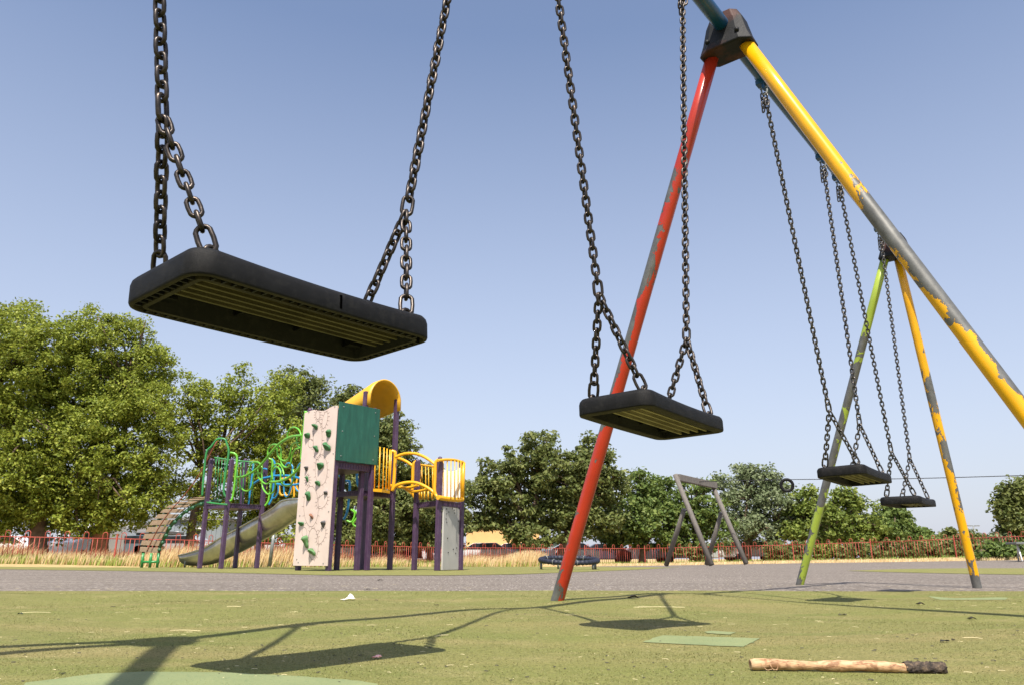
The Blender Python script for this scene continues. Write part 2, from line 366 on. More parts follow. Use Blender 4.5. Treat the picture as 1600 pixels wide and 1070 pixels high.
def patch(pts, z=.0014):
    P = [GP(*q) for q in pts]; P2 = []
    for i in range(len(P)):
        a, b = P[i], P[(i+1) % len(P)]; n = max(2, int((a-b).length/.012)); n = min(n, 30)
        for k in range(n):
            q = a.lerp(b, k/n); j = .006 if (a-b).length > .1 else .002
            nv = Vector((-(b-a).y, (b-a).x, 0)).normalized()*random.gauss(0, j*.45)*math.sin(math.pi*k/n); xx, yy_ = q.x+nv.x, q.y+nv.y; P2.append((xx, yy_, z))
    cx = sum(p[0] for p in P2)/len(P2); cy = sum(p[1] for p in P2)/len(P2); n = len(P2); NRG = 7; vs = []
    for r_ in range(NRG):
        f_ = 1-r_/NRG
        for p in P2: X_, Y_ = cx+(p[0]-cx)*f_, cy+(p[1]-cy)*f_; vs.append((X_, Y_, z+float(und(X_, Y_))))
    vs.append((cx, cy, z+float(und(cx, cy)))); fs = [(i*n+k, i*n+(k+1)%n, (i+1)*n+(k+1)%n, (i+1)*n+k) for i in range(NRG-1) for k in range(n)]+[((NRG-1)*n+k, (NRG-1)*n+(k+1)%n, NRG*n) for k in range(n)]
    mb = MB(); mb.add(vs, fs, True)
    o = mb.build('surface_patch', M['patch'])
    if o.data.polygons[0].normal.z < 0: o.data.flip_normals()
    return tag(o, kind='structure')
patch([(40,1067),(150,1053),(230,1049.5),(350,1051),(470,1057),(560,1064),(590,1069),(600,1110),(0,1110)])
patch([(1003,998),(1035,991),(1090,992.5),(1188,996),(1162,1007),(1060,1001)])
patch([(1100,986),(1112,983.5),(1150,985.5),(1140,990),(1105,988)])
patch([(1450,929),(1470,931.5),(1560,932.5),(1574,933),(1572,935),(1470,933.5)])

# ------------------------------------------------------------------ swing frame
TH = .894; U = Vector((math.cos(TH), math.sin(TH), 0)); Vv = Vector((-U.y, U.x, 0))
J1 = Vector((.928, 2.751, 2.372)); L = 2.939; HB = 2.372; SP = 1.05
J2 = J1+U*L; J0 = J1-U*L
g0 = lambda j: Vector((j.x, j.y, 0))
frame = empty('swing_set', g0(J1), 'tall four seat swing frame with red, yellow and green worn legs and blue crossbar', 'swing frame')
MB().tube([J0-U*.03, J0.lerp(J1,.5), J1, J1.lerp(J2,.5), J2+U*.03], .031, 20).build('crossbar', M['bluebar'], frame)
def leg(a, b, r, mat, label, side):
    "built along its own z so that the paint follows it"
    a = Vector(a); b = Vector(b); d = b-a; Ln = d.length; z = d.normalized()
    x = (Vector(side) - z*Vector(side).dot(z)).normalized(); y = z.cross(x)
    mb = MB(); mb.tube([(0,0,-.05)]+[(0,0,Ln*k/8) for k in range(9)], r, 24)
    me = bpy.data.meshes.new('leg'); me.from_pydata([Vector(q) for q in mb.v], [], mb.f); me.polygons.foreach_set('use_smooth', mb.sm)
    me.materials.append(mat(Ln, r)); o = bpy.data.objects.new('leg', me); COL.objects.link(o); o.parent = frame
    R = Matrix((x, y, z)).transposed().to_4x4(); R.translation = a-frame.location; o.matrix_local = R; o['label'] = label
RED = (.44,.035,.015); YEL = (.78,.40,.004); LIM = (.34,.44,.055)
mr = lambda Ln, r: worn('worn_red_paint', RED, [(0,.42),(.05,.52),(.12,.88),(.36,.78),(.44,.52),(.60,.36),(.74,.55),(.82,.9),(.9,1),(1,1)], [(0,.35),(.1,.3),(.3,.2),(.45,.6),(.62,.55),(.76,.3),(.86,0)], Ln, r)
my = lambda Ln, r: worn('worn_yellow_paint', YEL, [(0,.75),(.26,.74),(.38,.64),(.45,.52),(.49,.16),(.61,.10),(.65,.70),(.74,1),(1,1)], [(0,.2),(.25,.34),(.4,.34),(.5,.36),(.66,.25),(.72,.25),(.76,0)], Ln, r)
mg = lambda Ln, r: worn('worn_lime_paint', LIM, [(0,.55),(.1,.68),(.22,.72),(.27,.45),(.34,.25),(.7,.28),(.76,.55),(.79,1),(1,1)], [(0,.32),(.2,.3),(.4,.2),(.7,.1),(.8,0)], Ln, r)
mo = lambda Ln, r: worn('worn_orange_yellow_paint', (.74,.37,.004), [(0,.1),(.025,.2),(.04,.75),(.3,.60),(.42,.50),(.50,.66),(.56,.30),(.60,.42),(.66,.80),(.8,1),(1,1)], [(0,.1),(1,.1)], Ln, r, nscale=6.5)
mp_ = lambda Ln, r: worn('worn_plain_paint', YEL, [(0,.7),(1,.9)], [(0,.2),(1,0)], Ln, r)
R_ = .0285
def top(j, s): return j + s*.075 - Vector((0,0,.10))
leg(g0(J1)+Vv*1.04+U*.129, top(J1, Vv), R_, mr, 'red leg worn to grey metal in its middle and at its foot', Vv)
leg(g0(J1)-Vv*1.066+U*.129, top(J1, -Vv), R_, my, 'bright yellow leg flaked to grey metal on its upper side', -Vv+Vector((0,0,.5)))
leg(g0(J2)+Vv*1.04+U*.348, top(J2, Vv), R_, mg, 'lime green leg flaked to grey metal in its middle', Vv)
f3 = GX(1527, 5.28); f3.z = 0
leg(f3, top(J2, U), R_, mo, 'orange yellow leg with flaking paint at the far end', -Vv)
leg(g0(J2)-Vv*1.066+U*.2, top(J2, -Vv), R_*.9, my, 'yellow leg hidden behind the nearest yellow leg', -Vv)
leg(g0(J0)+Vv*SP, top(J0, Vv), R_, mg, 'leg of the near end', Vv)
leg(g0(J0)-Vv*SP, top(J0, -Vv), R_, mp_, 'leg of the near end', -Vv)
leg(g0(J0)-U*.9+Vv*.55, top(J0, -U), R_, mo, 'leg of the near end', Vv)
def joint(J, s=1.0):
    mb = MB()
    rings = [(-.125,.122,.074),(-.118,.132,.080),(-.06,.112,.072),(.03,.092,.062),(.078,.070,.055),(.084,.06,.047)]
    vs = []; fs = []
    for z, a, b in rings:
        for (sx, sy) in ((-1,-.55),(-.62,-1),(.62,-1),(1,-.55),(1,.55),(.62,1),(-.62,1),(-1,.55)):
            vs.append(J + Vv*sx*a*s + U*sy*b*s + Vector((0,0,z*s)))
    n = 8
    for i in range(len(rings)-1):
        for k in range(n):
            l = (k+1) % n; fs.append((i*n+k, i*n+l, (i+1)*n+l, (i+1)*n+k))
    fs.append(tuple(range(n))[::-1]); fs.append(tuple((len(rings)-1)*n+k for k in range(n)))
    mb.add(vs, fs)
    for q in (-1, 1):
        for w_ in (-1, 1):
            mb.ball(J+Vv*q*.075*s+U*w_*.074*s+Vector((0,0,-.07*s)), .011, 8, 5)
    mb.build('joint_cover', M['cover'], frame, .004)
joint(J1-Vector((0,0,.004)), .88); joint(J2, .85); joint(J0, .88)

# chains -------------------------------------------------
def linkv(inner, width, r, ns=18, nr=8):
    "one chain link lying along x, wide in y"
    h = inner/2; R = width/2-r; pts = []
    c = h + r - R*1.0
    c = max(c, .001)
    for k in range(ns):
        t = 2*math.pi*k/ns
        x, y = math.cos(t)*R, math.sin(t)*R
        pts.append((x + (c if x > 1e-9 else -c if x < -1e-9 else 0), y, 0))
    return pts
_LC = {}
def link_mesh(inner, width, r, ns, nr):
    key = (inner, width, r, ns, nr)
    if key not in _LC:
        mb = MB(); mb.tube(linkv(inner, width, r, ns), r, nr, closed=True); _LC[key] = (np.array([tuple(v) for v in mb.v]), np.array(mb.f))
    return _LC[key]
def chain(mbv, a, b, pitch=.0232, width=.0250, r=.0036, ns=16, nr=8, tw0=.3, twist=.0, inner=None):
    a = np.array(a); b = np.array(b); d = b-a; Ln = np.linalg.norm(d); d = d/Ln; n = max(1, round(Ln/pitch)); st = Ln/n
    q = np.cross(d, [0,0,1.]) if abs(d[2]) < .9 else np.cross(d, [1.,0,0]); q /= np.linalg.norm(q); w2 = np.cross(d, q)
    V0, F0 = link_mesh(round(inner or pitch*1.03, 5), width, r, ns, nr)
    for i in range(n):
        t = tw0+twist*i+(math.pi/2)*i+random.uniform(-.10,.10)
        y = q*math.cos(t)+w2*math.sin(t); z = np.cross(d, y)
        tilt = random.uniform(-.03,.03); dd = d+y*tilt; dd /= np.linalg.norm(dd)
        c = a+d*st*(i+.5)
        P = c + V0[:, :1]*dd + V0[:, 1:2]*y + V0[:, 2:3]*z
        k = sum(len(x[0]) for x in mbv) if False else mbv[2]
        mbv[0].append(P); mbv[1].append(F0+k); mbv[2] += len(P)
def chain_obj(name, segs, parent, mat, label=None):
    st = [[], [], 0]
    for kw in segs: chain(st, **kw)
    V = np.concatenate(st[0])-np.array(parent.location); Fq = np.concatenate(st[1])
    o = npmesh(name, V, Fq, mat, parent, True)
    if label: o['label'] = label
    return o
# seat -------------------------------------------------
SW, SD, STK = .472, .216, .046
def seat_mesh(flat=False):
    w2, d2, R = SW/2, SD/2, .036
    def outline(ins):
        r = max(R-ins, .004); a = w2-ins; b = d2-ins; pts = []
        for cx, cy, t0 in ((a-r, b-r, 0), (-a+r, b-r, 90), (-a+r, -b+r, 180), (a-r, -b+r, 270)):
            for k in range(9):
                t = math.radians(t0+k*90/8); pts.append((cx+r*math.cos(t), cy+r*math.sin(t)))
            if t0 in (0, 180):
                s = -1 if t0 == 0 else 1
                for k in range(1, 12): pts.append((cx + s*2*(a-r)*k/12, (b if t0 == 0 else -b)))
            else:
                s = -1 if t0 == 90 else 1
                for k in range(1, 5): pts.append(((-a if t0 == 90 else a), cy + s*2*(b-r)*k/5))
        return pts
    T = STK
    loops = [(.05,T),(.016,T),(.007,T-.0022),(.002,T-.008),(0,T-.015),(0,.004),(.0015,.0008),(.004,0),(.0075,0),(.008,.011),(.0195,.011),(.020,0),(.0275,0),(.0295,.034)]
    if flat: loops = loops[:7]+[(.0035,.0002),(.012,0),(.020,0),(.028,0),(.029,.0008),(.0295,.002),(.0305,.034)]
    mb = MB(); vs = []; n = None
    for ins, z in loops:
        o = outline(ins); n = len(o)
        for x, y in o:
            dip = -.0065*(1-(x/w2)**2) if z > .02 and ins < .0295 else -.002*(1-(x/w2)**2)
            vs.append((x, y, z+dip))
    fs = []
    for i in range(len(loops)-1):
        for k in range(n):
            l = (k+1) % n; fs.append((i*n+k, (i+1)*n+k, (i+1)*n+l, i*n+l))
    fs.append(tuple(range(n))); fs.append(tuple((len(loops)-1)*n+k for k in range(n))[::-1])
    mb.add(vs, fs, True); mb.sm[-1] = False; mb.sm[-2] = False
    for i in range(9*n, 12*n): mb.sm[i] = False
    # webs in the rim channel
    xx = -w2+.035
    while xx < w2-.03 and not flat:
        for s in (-1, 1): mb.bx(xx, xx+.0035, s*(d2-.0138)-.0058, s*(d2-.0138)+.0058, -.0012, .012)
        xx += .0165
    yy = -d2+.035
    while yy < d2-.03 and not flat:
        for s in (-1, 1): mb.bx(s*(w2-.0138)-.0058, s*(w2-.0138)+.0058, yy, yy+.0035, -.0002, .012)
        yy += .0165
    for x in (-.06, .06): mb.bx(x-.0025, x+.0025, -d2+.031, d2-.031, .021, .0345)
    for x in (-w2+.05, w2-.05):
        for y in (-d2+.04, d2-.04): mb.bx(x-.014, x+.014, y-.012, y+.012, .016, .0347)
    me = bpy.data.meshes.new('seat'); me.from_pydata(mb.v, [], mb.f); me.polygons.foreach_set('use_smooth', mb.sm); me.materials.append(M['rubber']); me.materials.append(M['rim'])
    for i, pg in enumerate(me.polygons):
        if 6*n <= i < 12*n: pg.material_index = 1
    return me
M['rim'] = simple('dusty_rubber_rim', (.040,.035,.024), .8, 0, .3, 30, .2, 300, .2)
seatme = seat_mesh(); seatme2 = seat_mesh(True)
M['slat'] = simple('olive_rubber_slat', (.11,.096,.05), .7, 0, .3, 14, .2, 300, .3)  # slats coloured lighter and more olive than the seat rubber
_sb = MB()
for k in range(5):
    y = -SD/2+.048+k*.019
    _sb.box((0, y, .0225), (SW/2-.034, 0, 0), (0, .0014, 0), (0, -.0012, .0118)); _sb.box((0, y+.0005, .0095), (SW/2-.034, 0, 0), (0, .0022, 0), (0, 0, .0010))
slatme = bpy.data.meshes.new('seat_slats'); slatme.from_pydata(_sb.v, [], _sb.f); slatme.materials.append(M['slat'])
_sb = MB()
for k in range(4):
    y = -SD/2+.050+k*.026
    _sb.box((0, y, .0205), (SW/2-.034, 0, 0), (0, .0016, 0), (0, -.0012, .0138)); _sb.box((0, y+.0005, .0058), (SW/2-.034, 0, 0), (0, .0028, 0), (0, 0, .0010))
slatme2 = bpy.data.meshes.new('seat_slats'); slatme2.from_pydata(_sb.v, [], _sb.f); slatme2.materials.append(simple('pale_olive_slat', (.30,.265,.16), .8, 0, .3, 14, .2, 300, .2))  # paler olive slat colour for the other three seats
SEATS = [(-2.018,.049,.560,.007,-.048,.016,-.848,-.541,'nearest swing, its large black rubber seat close to the camera at the left'),
         (-.910,-.036,.532,.018,-.024,-.015,-.439,-.141,'second swing with black rubber seat hanging in front of the red leg'),
         (1.070,-.020,.537,-.014,-.026,-.019,.141,.439,'third swing with black rubber seat hanging in front of the lime green leg'),
         (2.225,.002,.481,.013,-.003,.011,.541,.858,'farthest swing with small black seat between the green leg and the orange leg')]
for k, (tt, qq, zz, yaw, tilt, rl, t0, t1, lab) in enumerate(SEATS):
    c = g0(J1)+U*(tt+.004)+Vv*qq; c.z = zz
    sw = empty('swing', c, lab, 'swing', 'chain swings on the swing frame')
    a = U*math.cos(yaw)+Vv*math.sin(yaw); b = -U*math.sin(yaw)+Vv*math.cos(yaw)
    a = (a*math.cos(rl)+Vector((0,0,math.sin(rl)))).normalized(); b = b*math.cos(tilt)+Vector((0,0,math.sin(tilt)))
    b = (b-a*b.dot(a)).normalized(); nz = a.cross(b)
    so_ = bpy.data.objects.new('seat', seatme if k == 0 else seatme2); COL.objects.link(so_); so_.parent = sw
    so_.matrix_local = Matrix((a, b, nz)).transposed().to_4x4()
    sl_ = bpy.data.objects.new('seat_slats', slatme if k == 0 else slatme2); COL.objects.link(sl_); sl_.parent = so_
    if k == 0:
        sm_ = MB(); sm_.bx(.014, .018, -SD/2-.0007, -SD/2+.002, .006, STK-.017)  # proud black strip, its colour standing in for the shade of a notch
        me_ = bpy.data.meshes.new('seat_notch_strip'); me_.from_pydata(sm_.v, [], sm_.f); me_.materials.append(M['black0']); q_ = bpy.data.objects.new('seat_notch_strip', me_); COL.objects.link(q_); q_.parent = so_
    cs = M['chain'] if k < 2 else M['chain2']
    for e, ta in ((-1, t0), (1, t1)):
        ta += {(0,-1):-.012,(1,-1):-.034,(1,1):-.006,(0,1):.010}.get((k,e),0); anc = J1+U*L*ta-Vector((0,0,.055))
        mid = c+a*e*(SW/2-.045)+nz*STK
        d = (anc-mid); dl = d.length; d = d/dl
        split = mid+d*((.235,.262) if k == 0 else (.265,.27) if k == 1 else (.26,.26))[(e+1)//2]+U*e*((.028,.015) if k < 2 else (.018,.008))[(e+1)//2]
        # hanger bracket belongs to the frame; shackle to the swing
        mb = MB(); bc = J1+U*L*ta
        mb.box(bc-Vector((0,0,.030)), U*.020, Vv*.0325, Vector((0,0,.012))); mb.box(bc-Vector((0,0,.052)), U*.016, Vv*.006, Vector((0,0,.018)))
        mb.tube([bc+U*-.022, bc+U*.022], .0345, 16)
        mb.build('hanger_bracket', M['bluebar'], frame, .002)
        sh = []
        for q in range(9):
            t = math.pi*q/8; sh.append(anc+U*0+Vv*math.cos(t)*.013+Vector((0,0,-.022-.020*math.sin(t))) )
        sh = [anc+Vv*.013+Vector((0,0,-.002))]+sh+[anc-Vv*.013+Vector((0,0,-.002))]
        MB().tube(sh, .0045, 8).tube([anc+Vv*.020-Vector((0,0,.004)), anc-Vv*.020-Vector((0,0,.004))], .005, 8).build('shackle', M['greymetal'], sw)
        ctop = anc+Vector((0,0,-.036)); dd = (split-ctop).normalized()
        seg = [dict(a=ctop, b=split-dd*.022, tw0=.4+k)]
        # the bunched links hung over the shackle
        o1 = ctop+Vv*.010+U*.006
        seg.append(dict(a=ctop+Vv*.012, b=ctop+Vv*.016+U*.008-Vector((0,0,.085)), tw0=1.2))
        seg.append(dict(a=ctop-Vv*.012-Vector((0,0,.01)), b=ctop-Vv*.008-U*.006-Vector((0,0,.066)), tw0=.2))
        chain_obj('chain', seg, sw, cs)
        st = [[], [], 0]
        chain(st, split-dd*.028, split+dd*.014, pitch=.042, width=.029, r=.0040, ns=20, inner=.034, tw0=(.15 if k == 0 and e < 0 else 1.45))
        npmesh('joining_link', np.concatenate(st[0])-np.array(c), np.concatenate(st[1]), cs, sw, True)
        for s in (-1, 1):
            at = mid + b*s*(SD/2-.034) + a*e*.004
            top_ = split+dd*.010
            dl2 = (top_-at).normalized()
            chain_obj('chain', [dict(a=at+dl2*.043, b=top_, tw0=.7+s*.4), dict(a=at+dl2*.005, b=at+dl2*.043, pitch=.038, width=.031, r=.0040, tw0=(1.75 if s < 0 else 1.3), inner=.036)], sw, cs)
            rg = [at+(a*math.cos(q)*.0105+nz*math.sin(q)*.0105)+nz*.001 for q in np.linspace(0, 2*math.pi, 15)[:-1]]
            MB().tube(rg, .0038, 8, closed=True).build('seat_eye', cs, sw)

# ------------------------------------------------------------------ climbing frame
cf = empty('climbing_frame', GX(571, 12.6), 'purple, green and yellow climbing frame with towers, slide, climbing wall and plank bridge', 'climbing frame')
def C8(x, y): return 440+x*.3178, 560+y*.3178
def C7(x, y): return 200+x*.3178, 560+y*.3178
def C6(x, y): return 360+x*.1496, 640+y*.1496
def CY(x, y): return 580+x*.11212, 680+y*.11212
def post(P, z1, r=.038, z0=0, mat='purple'):
    mb = MB(); mb.box((P.x, P.y, (z0+z1)/2), U*r, Vv*r, Vector((0,0,(z1-z0)/2)))
    if z1 < 3: mb.ball((P.x, P.y, z1), r*1.05, 10, 6)
    mb.build('post', M[mat], cf, .006)
def ztop(P, py): return PT(0, py, P.y).z
MOD = .8
# towers: near corner, left, right, back
A0 = GX(513, 12.6); A1 = A0+U*MOD; A2 = A0+Vv*MOD; A3 = A0+(U+Vv)*MOD
T0 = GX(345, 15.5); T1 = T0+U*MOD; T2 = T0+Vv*MOD; T3 = T0+(U+Vv)*MOD
B0 = GX(557, 13.2); B1 = B0+U*MOD*.93; B2 = B0+Vv*MOD*.93; B3 = B0+(U+Vv)*MOD*.93
K0 = GX(683, 12.9); K1 = GX(719, 13.5); K2 = GX(647, 13.5)
zA = ztop(A0, 719); zB = ztop(B0, 765); zT = ztop(T0, 785); zK = ztop(K0, 781)
for P in (A0, A1, A2, A3): post(P, ztop(P, 640))
post(B0, ztop(B0, 611)); post(B1, ztop(B1, 621)); post(B2, ztop(B2, 640)); post(B3, ztop(B3, 650))
for P in (T0, T1, T2, T3): post(P, ztop(P, 718))
post(K0, ztop(K0, 716)); post(K1, ztop(K1, 722)); post(K2, ztop(K2, 720))
def deck(poly, z, th=.09):
    mb = MB(); c = sum(poly, Vector((0,0,0)))/len(poly)
    P = [Vector((p.x, p.y, z-th)) for p in poly]
    mb.prism(P, (0,0,th-.012)); n = len(poly)
    P2 = [Vector((c.x+(p.x-c.x)*1.04, c.y+(p.y-c.y)*1.04, z-.012)) for p in poly]; mb.prism(P2, (0,0,.012))
    for i in range(n):      # slotted edge
        a, b = P[i], P[(i+1) % n]; d = (b-a); m_ = int(d.length/.055); nn = Vector((d.y, -d.x, 0)).normalized()
        if (a+nn-c).length < (a-nn-c).length: nn = -nn
        for k in range(1, m_):
            q = a+d*k/m_+nn*.003+Vector((0,0,th*.5)); mb.box(q, d.normalized()*.012, nn*.004, Vector((0,0,th*.28)))
    mb.build('deck', M['purple'], cf)
deck([A0, A1, A3, A2], zA, .12); deck([B0, B1, B3, B2], zB); deck([T0, T1, T3, T2], zT); deck([K0, K1, K2], zK)
# green box round the upper deck
def panel(a, b, z0, z1, out, name, mat, th=.02, wav=0):
    "upright board between two posts"
    d = (b-a).normalized(); mb = MB(); o = Vector(out)*.052
    N = 14; lo = []; hi = []
    for k in range(N+1):
        s = k/N; P = a.lerp(b, s)+o
        zz = z1+wav*math.sin(s*9+1)*(.6+.4*math.sin(s*4))
        lo.append(Vector((P.x, P.y, z0))); hi.append(Vector((P.x, P.y, zz)))
    return mb.prism(lo+hi[::-1], Vector(out)*th).build(name, M[mat], cf, .003)
pz1 = ztop(A0, 628); wz0 = ztop(A0, 883.5); wz1 = ztop(A0, 636)
e = .055
panel(A0-U*.045, A1+U*.06, zA-.0, pz1, -Vv, 'green_panel', 'panelg')
panel(A1-Vv*.05, A3+Vv*.05, zA, pz1, U, 'green_panel', 'panelg')
mb = MB()
for s in (.06, .94):
    for z in (.08, .5, .92):
        P = A0.lerp(A1, s)-Vv*.073; MB().ball((P.x, P.y, zA+(pz1-zA)*z), .011, 8, 5).build('bolt', M['greymetal'], cf)
wall = panel(A0-Vv*.05, A2+Vv*.05, wz0, wz1, -U, 'climbing_wall', 'wall', .022, .03)
# things fixed to the wall
WP = A0-U*.075
def onwall(px, py):
    lo, hi = 11.0, 15.0
    for _ in range(40):
        Y = (lo+hi)/2; P = PT(px, py, Y)
        if (P-WP).dot(U) > 0: hi = Y
        else: lo = Y
    return PT(px, py, (lo+hi)/2)
def kid(mb, name, mat, par, label=None):
    o = mb.build(name, mat, None); o.parent = par; off = cf.location
    o.data.transform(Matrix.Translation(-Vector(off))); 
    if label: o['label'] = label
    return o
holds = [(170,335,.055,'hold'),(131,380,.05,'hold'),(236,370,.05,'hold'),(175,445,.052,'hold'),(228,435,.065,'hold'),(195,528,.058,'hold'),(125,540,.04,'hold4'),(128,590,.035,'hold'),
         (182,613,.045,'hold'),(220,660,.035,'hold4'),(137,677,.055,'hold'),(150,775,.035,'hold3'),(100,812,.048,'hold'),(208,812,.042,'hold4'),(125,900,.07,'hold2'),(155,950,.066,'hold2')]
for i, (x, y, r, mt) in enumerate(holds):
    P = onwall(*C8(x, y)); mb = MB(); vs = []; n, m_ = 14, 7; r *= 1.2
    for a_ in range(1, m_):
        for k in range(n):
            t = math.pi*a_/m_*.5; q = 2*math.pi*k/n
            rr = r*math.sin(t)*(1+.28*math.sin(q*2+i*1.7)+.14*math.sin(3*q+i)); up = math.sin(q)
            vs.append(P - U*(r*1.05*math.cos(t)*(1+.45*up)) + Vv*rr*math.cos(q) + Vector((0,0,rr*math.sin(q)*(1.0 if i%3 else .75)+r*.25*math.cos(t))))
    vs.append(P-U*r*1.05+Vector((0,0,r*.25))); T_ = len(vs)-1
    fs = [(i_*n+k, (i_+1)*n+k, (i_+1)*n+(k+1)%n, i_*n+(k+1)%n) for i_ in range(m_-2) for k in range(n)]+[(T_, k, (k+1)%n) for k in range(n)]
    mb.add(vs, fs, True); kid(mb, 'hand_hold', M[mt], wall)
mb = MB()
def ell(cx, cy, rx, ry, rot=0, ticks=0):
    pts = []
    for k in range(28):
        t = 2*math.pi*k/28; x = rx*math.cos(t); y = ry*math.sin(t)
        X_ = cx+x*math.cos(rot)-y*math.sin(rot); Y_ = cy+x*math.sin(rot)+y*math.cos(rot)
        pts.append(onwall(*C8(X_, Y_)))
        if ticks and k % 2 == 0:
            X2 = cx+(x*1.0+10*math.cos(t))*math.cos(rot)-(y+10*math.sin(t))*math.sin(rot); Y2 = cy+(x+10*math.cos(t))*math.sin(rot)+(y+10*math.sin(t))*math.cos(rot)
            mb.tube([pts[-1], onwall(*C8(X2, Y2))], .0022, 4)
    mb.tube(pts, .0026, 4, closed=True)
for a_ in ((145,725,36,100,0,1),(155,910,26,78,0,1),(195,545,30,75,0,1),(177,400,22,95,.02,1),(143,415,13,22,0,0),(213,300,12,42,.2,1),(200,700,22,38,.5,1),(195,870,18,42,.35,1),(112,852,12,24,0,0),(128,595,8,26,0,1),(178,275,10,22,0,1)): ell(*a_)
kid(mb, 'engraving', M['groove'], wall)
mb = MB()
for x, y in ((82,1000),(205,1005),(90,770),(232,750),(135,262),(262,235),(255,465),(75,985)):
    P = onwall(*C8(x, y)); kid(MB().ball(P, .012, 8, 5), 'bolt', M['greymetal'], wall)
# yellow half-barrel hood
mb = MB(); rings = []; NR = 16
zsp = ztop(B0, 622); zap = ztop(B0, 588); cB = (B0+B1)/2; rad = (B1-B0).length/2+.005
for s in np.linspace(-.12, 1.0, 8):
    ring = []
    for k in range(NR+1):
        t = math.pi*k/NR; sc = 1-.10*max(0, s)
        P = cB+Vv*s*.95 - U*math.cos(t)*rad*sc; z = zsp-.20*max(0,s)+ (zap-zsp)*math.sin(t)*(1-.35*max(0,s))
        if k in (0, NR): z -= .12
        ring.append(Vector((P.x, P.y, z)))
    rings.append(ring)
n = NR+1; vs = [p for r_ in rings for p in r_]; fs = [(i*n+k, i*n+k+1, (i+1)*n+k+1, (i+1)*n+k) for i in range(len(rings)-1) for k in range(NR)]
mb.add(vs, fs, True); ho = mb.build('hood_roof', M['hood'], cf); so2 = ho.modifiers.new('s', 'SOLIDIFY'); so2.thickness = .025
# generic tube runs traced in picture space and set at their real distance
def run(pts, f, Y0, Y1, x0, x1, r, name, mat, sm=5, seg=8, dY=0):
    out = []
    for x, y in pts:
        px, py = f(x, y); s = (px-x0)/(x1-x0); out.append(PT(px, py, Y0+(Y1-Y0)*s+dY))
    MB().tube(spline(out, sm), r, seg).build(name, M[mat], cf)
GA = dict(f=C6, Y0=16.0, Y1=13.15, x0=366, x1=476)
for pts in ([(45,705),(130,695),(200,665),(280,610),(350,535),(410,460),(490,370),(570,310),(650,275),(755,265)], [(420,750),(500,745),(590,715),(660,665),(720,600),(755,540)]):
    run(pts, r=.025, name='climber_arch', mat='green', **GA)
for pts in ([(190,665),(195,620),(220,560),(270,540),(310,560),(330,600),(330,700),(335,800),(370,860),(410,880),(450,850),(470,790),(470,740)],
            [(95,710),(95,760),(120,820),(160,845),(200,835),(230,780),(240,700),(270,660),(320,660)],
            [(285,620),(290,690),(330,745),(375,770),(410,750),(430,690),(435,620),(460,575),(500,560),(540,600),(560,680)],
            [(390,470),(395,410),(430,365),(480,360),(520,390),(530,450),(530,540),(560,590),(600,595),(630,560),(645,470),(680,410),(720,400)],
            [(485,390),(490,450),(520,510),(570,530),(610,500),(630,430),(640,370),(680,340),(720,345)],
            [(595,300),(600,240),(625,195),(665,180),(710,200),(735,250),(735,330)], [(690,280),(695,350),(730,400)],
            [(440,730),(440,640),(465,600),(500,600),(525,650),(525,720),(540,770),(590,790),(640,770),(665,700),(655,620)]):
    run(pts, r=.016, name='climber_loop', mat='green', dY=.12, **GA)
GB = dict(f=C6, Y0=16.6, Y1=15.2, x0=366, x1=476)
for pts in ([(790,10),(775,150),(760,300),(745,480),(755,520),(775,525)],): run(pts, r=.032, name='grab_rail', mat='green', **GA)
run([(0,445),(45,455),(70,500),(55,650),(40,800),(20,920),(-5,950)], C6, 15.45, 15.45, 0, 1, .022, 'grab_rail', 'green')
run([(400,505),(430,520),(440,560),(425,750),(405,900),(390,960),(360,1000)], C6, 16.1, 16.1, 0, 1, .022, 'grab_rail', 'green')
for pts in ([(205,545),(240,560),(225,700),(200,900),(185,990)], [(430,510),(465,560),(455,700),(440,900),(400,990)]): run(pts, C6, 16.7, 16.7, 0, 1, .022, 'grab_rail', 'blue')
for pts in ([(240,770),(320,720),(400,700),(480,685),(600,685),(700,705),(745,718)], [(480,770),(560,780),(660,780),(745,765)]): run(pts, r=.024, name='climber_arch', mat='blue', **GB)
for pts in ([(330,700),(330,640),(350,610),(385,620)], [(450,690),(450,640),(480,600),(520,620),(530,700)], [(570,600),(590,560),(620,555),(650,590),(645,650),(640,780),(610,880),(580,900),(560,850),(560,700)],
            [(675,700),(700,610),(720,565),(745,550)], [(500,770),(500,850),(470,910),(440,920)], [(670,770),(690,830),(720,850),(740,840)]): run(pts, r=.016, name='climber_loop', mat='blue', **GB)
for pts in ([(510,780),(515,860),(540,890),(560,880)], [(520,720),(600,710),(640,760),(630,860),(590,890),(570,860)], [(740,690),(700,720),(690,790),(720,860),(740,870)], [(655,730),(665,830),(665,910)], [(730,730),(735,800),(740,870)]):
    run(pts, C6, 17.6, 17.6, 0, 1, .022, 'climber_loop', 'yellow')
for pts in ([(285,560),(290,600),(285,640)], [(370,560),(372,610),(385,635)], [(315,600),(335,610),(330,700),(320,760),(305,790)]): run(pts, C8, 14.6, 14.6, 0, 1, .024, 'grab_rail', 'blue')
for pts in ([(340,740),(360,760),(345,800),(320,795)], [(350,740),(375,770),(350,810),(375,828)]): run(pts, C8, 16.5, 16.5, 0, 1, .02, 'climber_loop', 'green')
